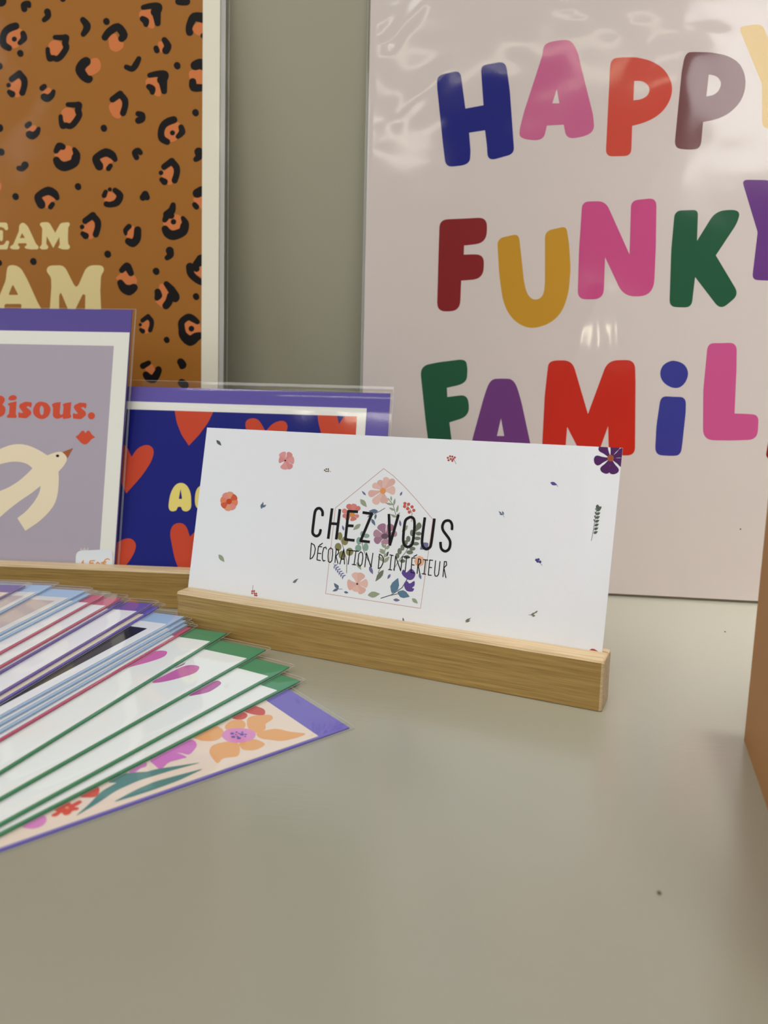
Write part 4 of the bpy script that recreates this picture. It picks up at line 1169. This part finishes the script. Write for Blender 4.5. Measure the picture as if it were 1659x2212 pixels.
for i, (T, yl, ec, fc, label) in enumerate(FAN):
    base = 0.06 + i * PITCHZ
    ze = base + 0.93 - 0.32
    tip, far = on_z(T[0], T[1], ze), on_z(0, yl, ze - 0.2)
    e = (far - tip)
    e.z = 0
    e.normalize()
    fr = Frame(Vector((tip.x, tip.y, base + 0.81)), -e, Vector((e.y, -e.x, 0)))
    over = (1.4, 2.2, 2.2, 2.4, 4.2, 4.0, 3.4, 3.4, 3.4, 4.5, 4.6, 4.6, 5, 5, 5, 5, 5, 4)[i]
    t, ink, fin = pack(fr, 162, 114, CARD, ec, label, (2.5, over, 1.2, 1.0), fc, 'wrapped greeting cards fanned out on the counter', seed=i * 3.7, bulge=0.02)
    if i == 0:
        ink.use(R3)
        OG = (236, 176, 116)
        for P in [[(380, 1150), (400, 1090), (500, 1062), (640, 1060), (668, 1105), (592, 1160), (590, 1210), (560, 1238), (480, 1262), (400, 1215)],
                  [(490, 1268), (600, 1230), (720, 1216), (850, 1245), (960, 1258), (1032, 1268), (1010, 1290), (920, 1320), (780, 1350), (650, 1340), (530, 1320)],
                  [(300, 1375), (460, 1332), (572, 1375), (560, 1412), (470, 1452), (350, 1452), (308, 1420)],
                  [(0, 1400), (150, 1360), (270, 1370), (302, 1450), (270, 1522), (120, 1545), (60, 1598), (15, 1570), (-40, 1480)],
                  [(150, 1222), (138, 1180), (200, 1130), (300, 1108), (362, 1150), (345, 1210), (250, 1230)],
                  [(-230, 1300), (-120, 1230), (20, 1185), (110, 1225), (110, 1290), (30, 1345), (-100, 1350), (-170, 1335)]]:
            ink.poly(spl(P), OG, 1)
        ink.poly(spl([(98, 1290), (160, 1225), (290, 1208), (430, 1228), (478, 1280), (430, 1342), (280, 1372), (160, 1352)]), (226, 150, 206), 2)
        for x, y, r in [(215, 1270, 22), (228, 1308, 24), (290, 1322, 24), (325, 1280, 26), (265, 1255, 14), (330, 1255, 14), (258, 1282, 12), (290, 1270, 12), (275, 1303, 13), (367, 1280, 15), (360, 1303, 12)]:
            ink.poly(circ(x, y, r, 12, ry=r * 0.55), (90, 104, 190), 3)
        for P in [[(340, 1010), (440, 958), (560, 990), (585, 1030), (560, 1062), (440, 1052)], [(215, 1088), (300, 1030), (370, 1040), (384, 1075), (340, 1108), (260, 1110)], [(40, 1140), (130, 1095), (175, 1100), (165, 1120), (90, 1150)]]:
            ink.poly(spl(P), (206, 78, 74), 1)
        ink.use(R2)
        for P in [[(640, 1400), (700, 1340), (900, 1262), (968, 1320), (930, 1390), (870, 1437), (780, 1420)], [(412, 1505), (520, 1445), (640, 1395), (842, 1462), (780, 1490), (640, 1530), (570, 1590), (520, 1608), (470, 1570)], [(165, 1642), (350, 1535), (364, 1580), (300, 1602), (220, 1655)]]:
            ink.poly(spl(P), (216, 130, 206), 1)
        ink.use(Z4)
        for P in [[(908, 822), (760, 862), (620, 905), (520, 950), (440, 1005), (330, 1070), (400, 1010), (450, 955), (560, 893), (700, 853)],
                  [(920, 848), (800, 880), (690, 910), (600, 950), (500, 1005), (590, 978), (700, 942), (800, 905)],
                  [(708, 863), (600, 868), (540, 876), (470, 915), (540, 914), (620, 890)]]:
            ink.poly(rnd(P, 30), (88, 142, 140), 1)
        ink.use(R1)
        ink.poly(rnd([(640, 1112), (740, 1050), (830, 1003), (850, 1040), (950, 983), (990, 1008), (930, 1050), (880, 1070), (945, 1073), (938, 1105), (860, 1117), (850, 1140), (820, 1165), (760, 1172), (742, 1130), (680, 1182), (618, 1187), (612, 1160), (690, 1122)], 25), (222, 92, 76), 1)
        ink.poly(circ(800, 1080, 22, 12, ry=14), (236, 160, 116), 2)
        ink.poly(spl([(950, 945), (1060, 880), (1165, 828), (1188, 880), (1150, 942), (1050, 957)]), (214, 84, 66), 1)
        ink.poly(spl([(262, 1298), (400, 1228), (520, 1172), (558, 1220), (520, 1282), (430, 1322), (340, 1327)]), (224, 144, 208), 1)
    ink.use(R5)
    if i == 4:
        ink.poly(spl([(300, 960), (480, 858), (600, 788), (700, 760), (784, 770), (750, 822), (600, 877), (430, 922)]), (222, 120, 190), 1)
    if i == 3:
        ink.poly(spl([(630, 1092), (780, 1008), (950, 928), (1050, 911), (1124, 930), (1080, 992), (900, 1052), (720, 1092)]), (206, 110, 182), 1)
        ink.poly(rnd([(860, 945), (985, 882), (960, 908), (900, 935)], 4), (150, 84, 150), 1)
    if i == 2:
        ink.poly(spl([(1020, 1230), (1200, 1130), (1300, 1078), (1350, 1090), (1340, 1122), (1230, 1192), (1100, 1224)]), (190, 100, 172), 1)
    # printed panels inside a white margin
    panel = {8: (26, 28, 32), 15: (206, 190, 190), 16: (206, 192, 194), 17: (226, 206, 196)}.get(i)
    if panel:
        cpx = {8: (318, 1357.5), 15: (118, 1298), 16: (51, 1287.5), 17: (4, 1283)}[i]
        xr_, yf_ = fr.uv(*cpx)
        yf_ = max(CARD[1] + 1.5, yf_)
        ink.mb.poly([[(CARD[0] + 7, yf_), (xr_, yf_), (xr_, CARD[3] - yf_ + 1), (CARD[0] + 7, CARD[3] - yf_ + 1)]], paper(panel, 0.4), LAYER)
    fin()

# ------------------------------------------------------------------ brown box at the right, crumb on the counter
BX, BA = Vector((133.92, 268.16, 0)), -1.8506
ax = Vector((math.cos(BA), math.sin(BA), 0))             # along the face we see, towards the camera
bx = Frame(BX, -ax, Vector((ax.y, -ax.x, 0)) * -1)
bx = Frame(BX, Vector((-ax.y, ax.x, 0)), -ax) if Vector((-ax.y, ax.x, 0)).x > 0 else Frame(BX, Vector((ax.y, -ax.x, 0)), -ax)
t = thing('cardboard_box', bx, 'brown cardboard box standing on the counter at the right edge of the picture', 'box')
KR = painted('kraft_board', (180, 126, 70), 0.62, 0.0, brush=False, amp=0.05, mott=0.05)
bw, bd, bh, th = 150, 150, 118, 2.4
b = MB()
n = 7
rad = 3.0
out = []
for cxn, cyn, a0 in ((rad, -rad, 90), (bw - rad, -rad, 0), (bw - rad, -bd + rad, -90), (rad, -bd + rad, -180)):
    for k in range(n):
        a = math.radians(a0 + 90 - 90 * k / (n - 1)) if True else 0
        out.append((cxn + rad * math.cos(a), cyn + rad * math.sin(a)))
inn = [(bw / 2 + (x - bw / 2) * (1 - 2 * th / bw), -bd / 2 + (y + bd / 2) * (1 - 2 * th / bd)) for x, y in out]
N_ = len(out)
V = [(x, y, 0) for x, y in out] + [(x, y, bh) for x, y in out] + [(x, y, bh) for x, y in inn] + [(x, y, th) for x, y in inn]
Fc = []
for k in range(N_):
    j = (k + 1) % N_
    Fc += [(k, N_ + k, N_ + j, j), (N_ + k, 2 * N_ + k, 2 * N_ + j, N_ + j), (2 * N_ + k, 3 * N_ + k, 3 * N_ + j, 2 * N_ + j)]
Fc += [tuple(range(N_)), tuple(reversed(range(3 * N_, 4 * N_)))]
b.mesh(V, Fc, KR)
o = b.build('box_body', t)
bm = bmesh.new()
bm.from_mesh(o.data)
bmesh.ops.recalc_face_normals(bm, faces=bm.faces)
bm.to_mesh(o.data)
bm.free()
for ya, yb2 in ((-0.5, -bd / 2 + 0.4), (-bd + 0.5, -bd / 2 - 0.4)):
    b = MB()
    b.box(0.5, min(ya, yb2), bh + 0.1, bw - 0.5, max(ya, yb2), bh + th, KR)
    b.build('flap', t)


def crumb(px, py, r, c, label, cat='crumb'):
    p = on_z(px, py, 0)
    o_ = MB()
    V, Fc = [], []
    nu, nv = 10, 6
    for j in range(nv + 1):
        for i_ in range(nu):
            a, ph = 2 * math.pi * i_ / nu, math.pi * j / nv
            k = r * (1 + 0.25 * noise.noise(Vector((math.cos(a), math.sin(a), ph + px))))
            V.append((k * math.sin(ph) * math.cos(a) * 0.8, k * math.sin(ph) * math.sin(a) * 1.3, r * 0.35 * (1 - math.cos(ph))))
    for j in range(nv):
        for i_ in range(nu):
            Fc.append((j * nu + i_, j * nu + (i_ + 1) % nu, (j + 1) * nu + (i_ + 1) % nu, (j + 1) * nu + i_))
    o_.mesh(V, Fc, paper(c), True)
    ob = o_.build('crumb')
    ob.location = p * MM
    return tag(ob, label, cat, 'specks on the counter')


crumb(1424, 1930, 0.62, (92, 74, 60), 'dark brown speck lying alone on the bare counter in the foreground')
crumb(1566, 1365, 0.5, (84, 78, 66), 'tiny dark speck on the counter below the lettered poster')
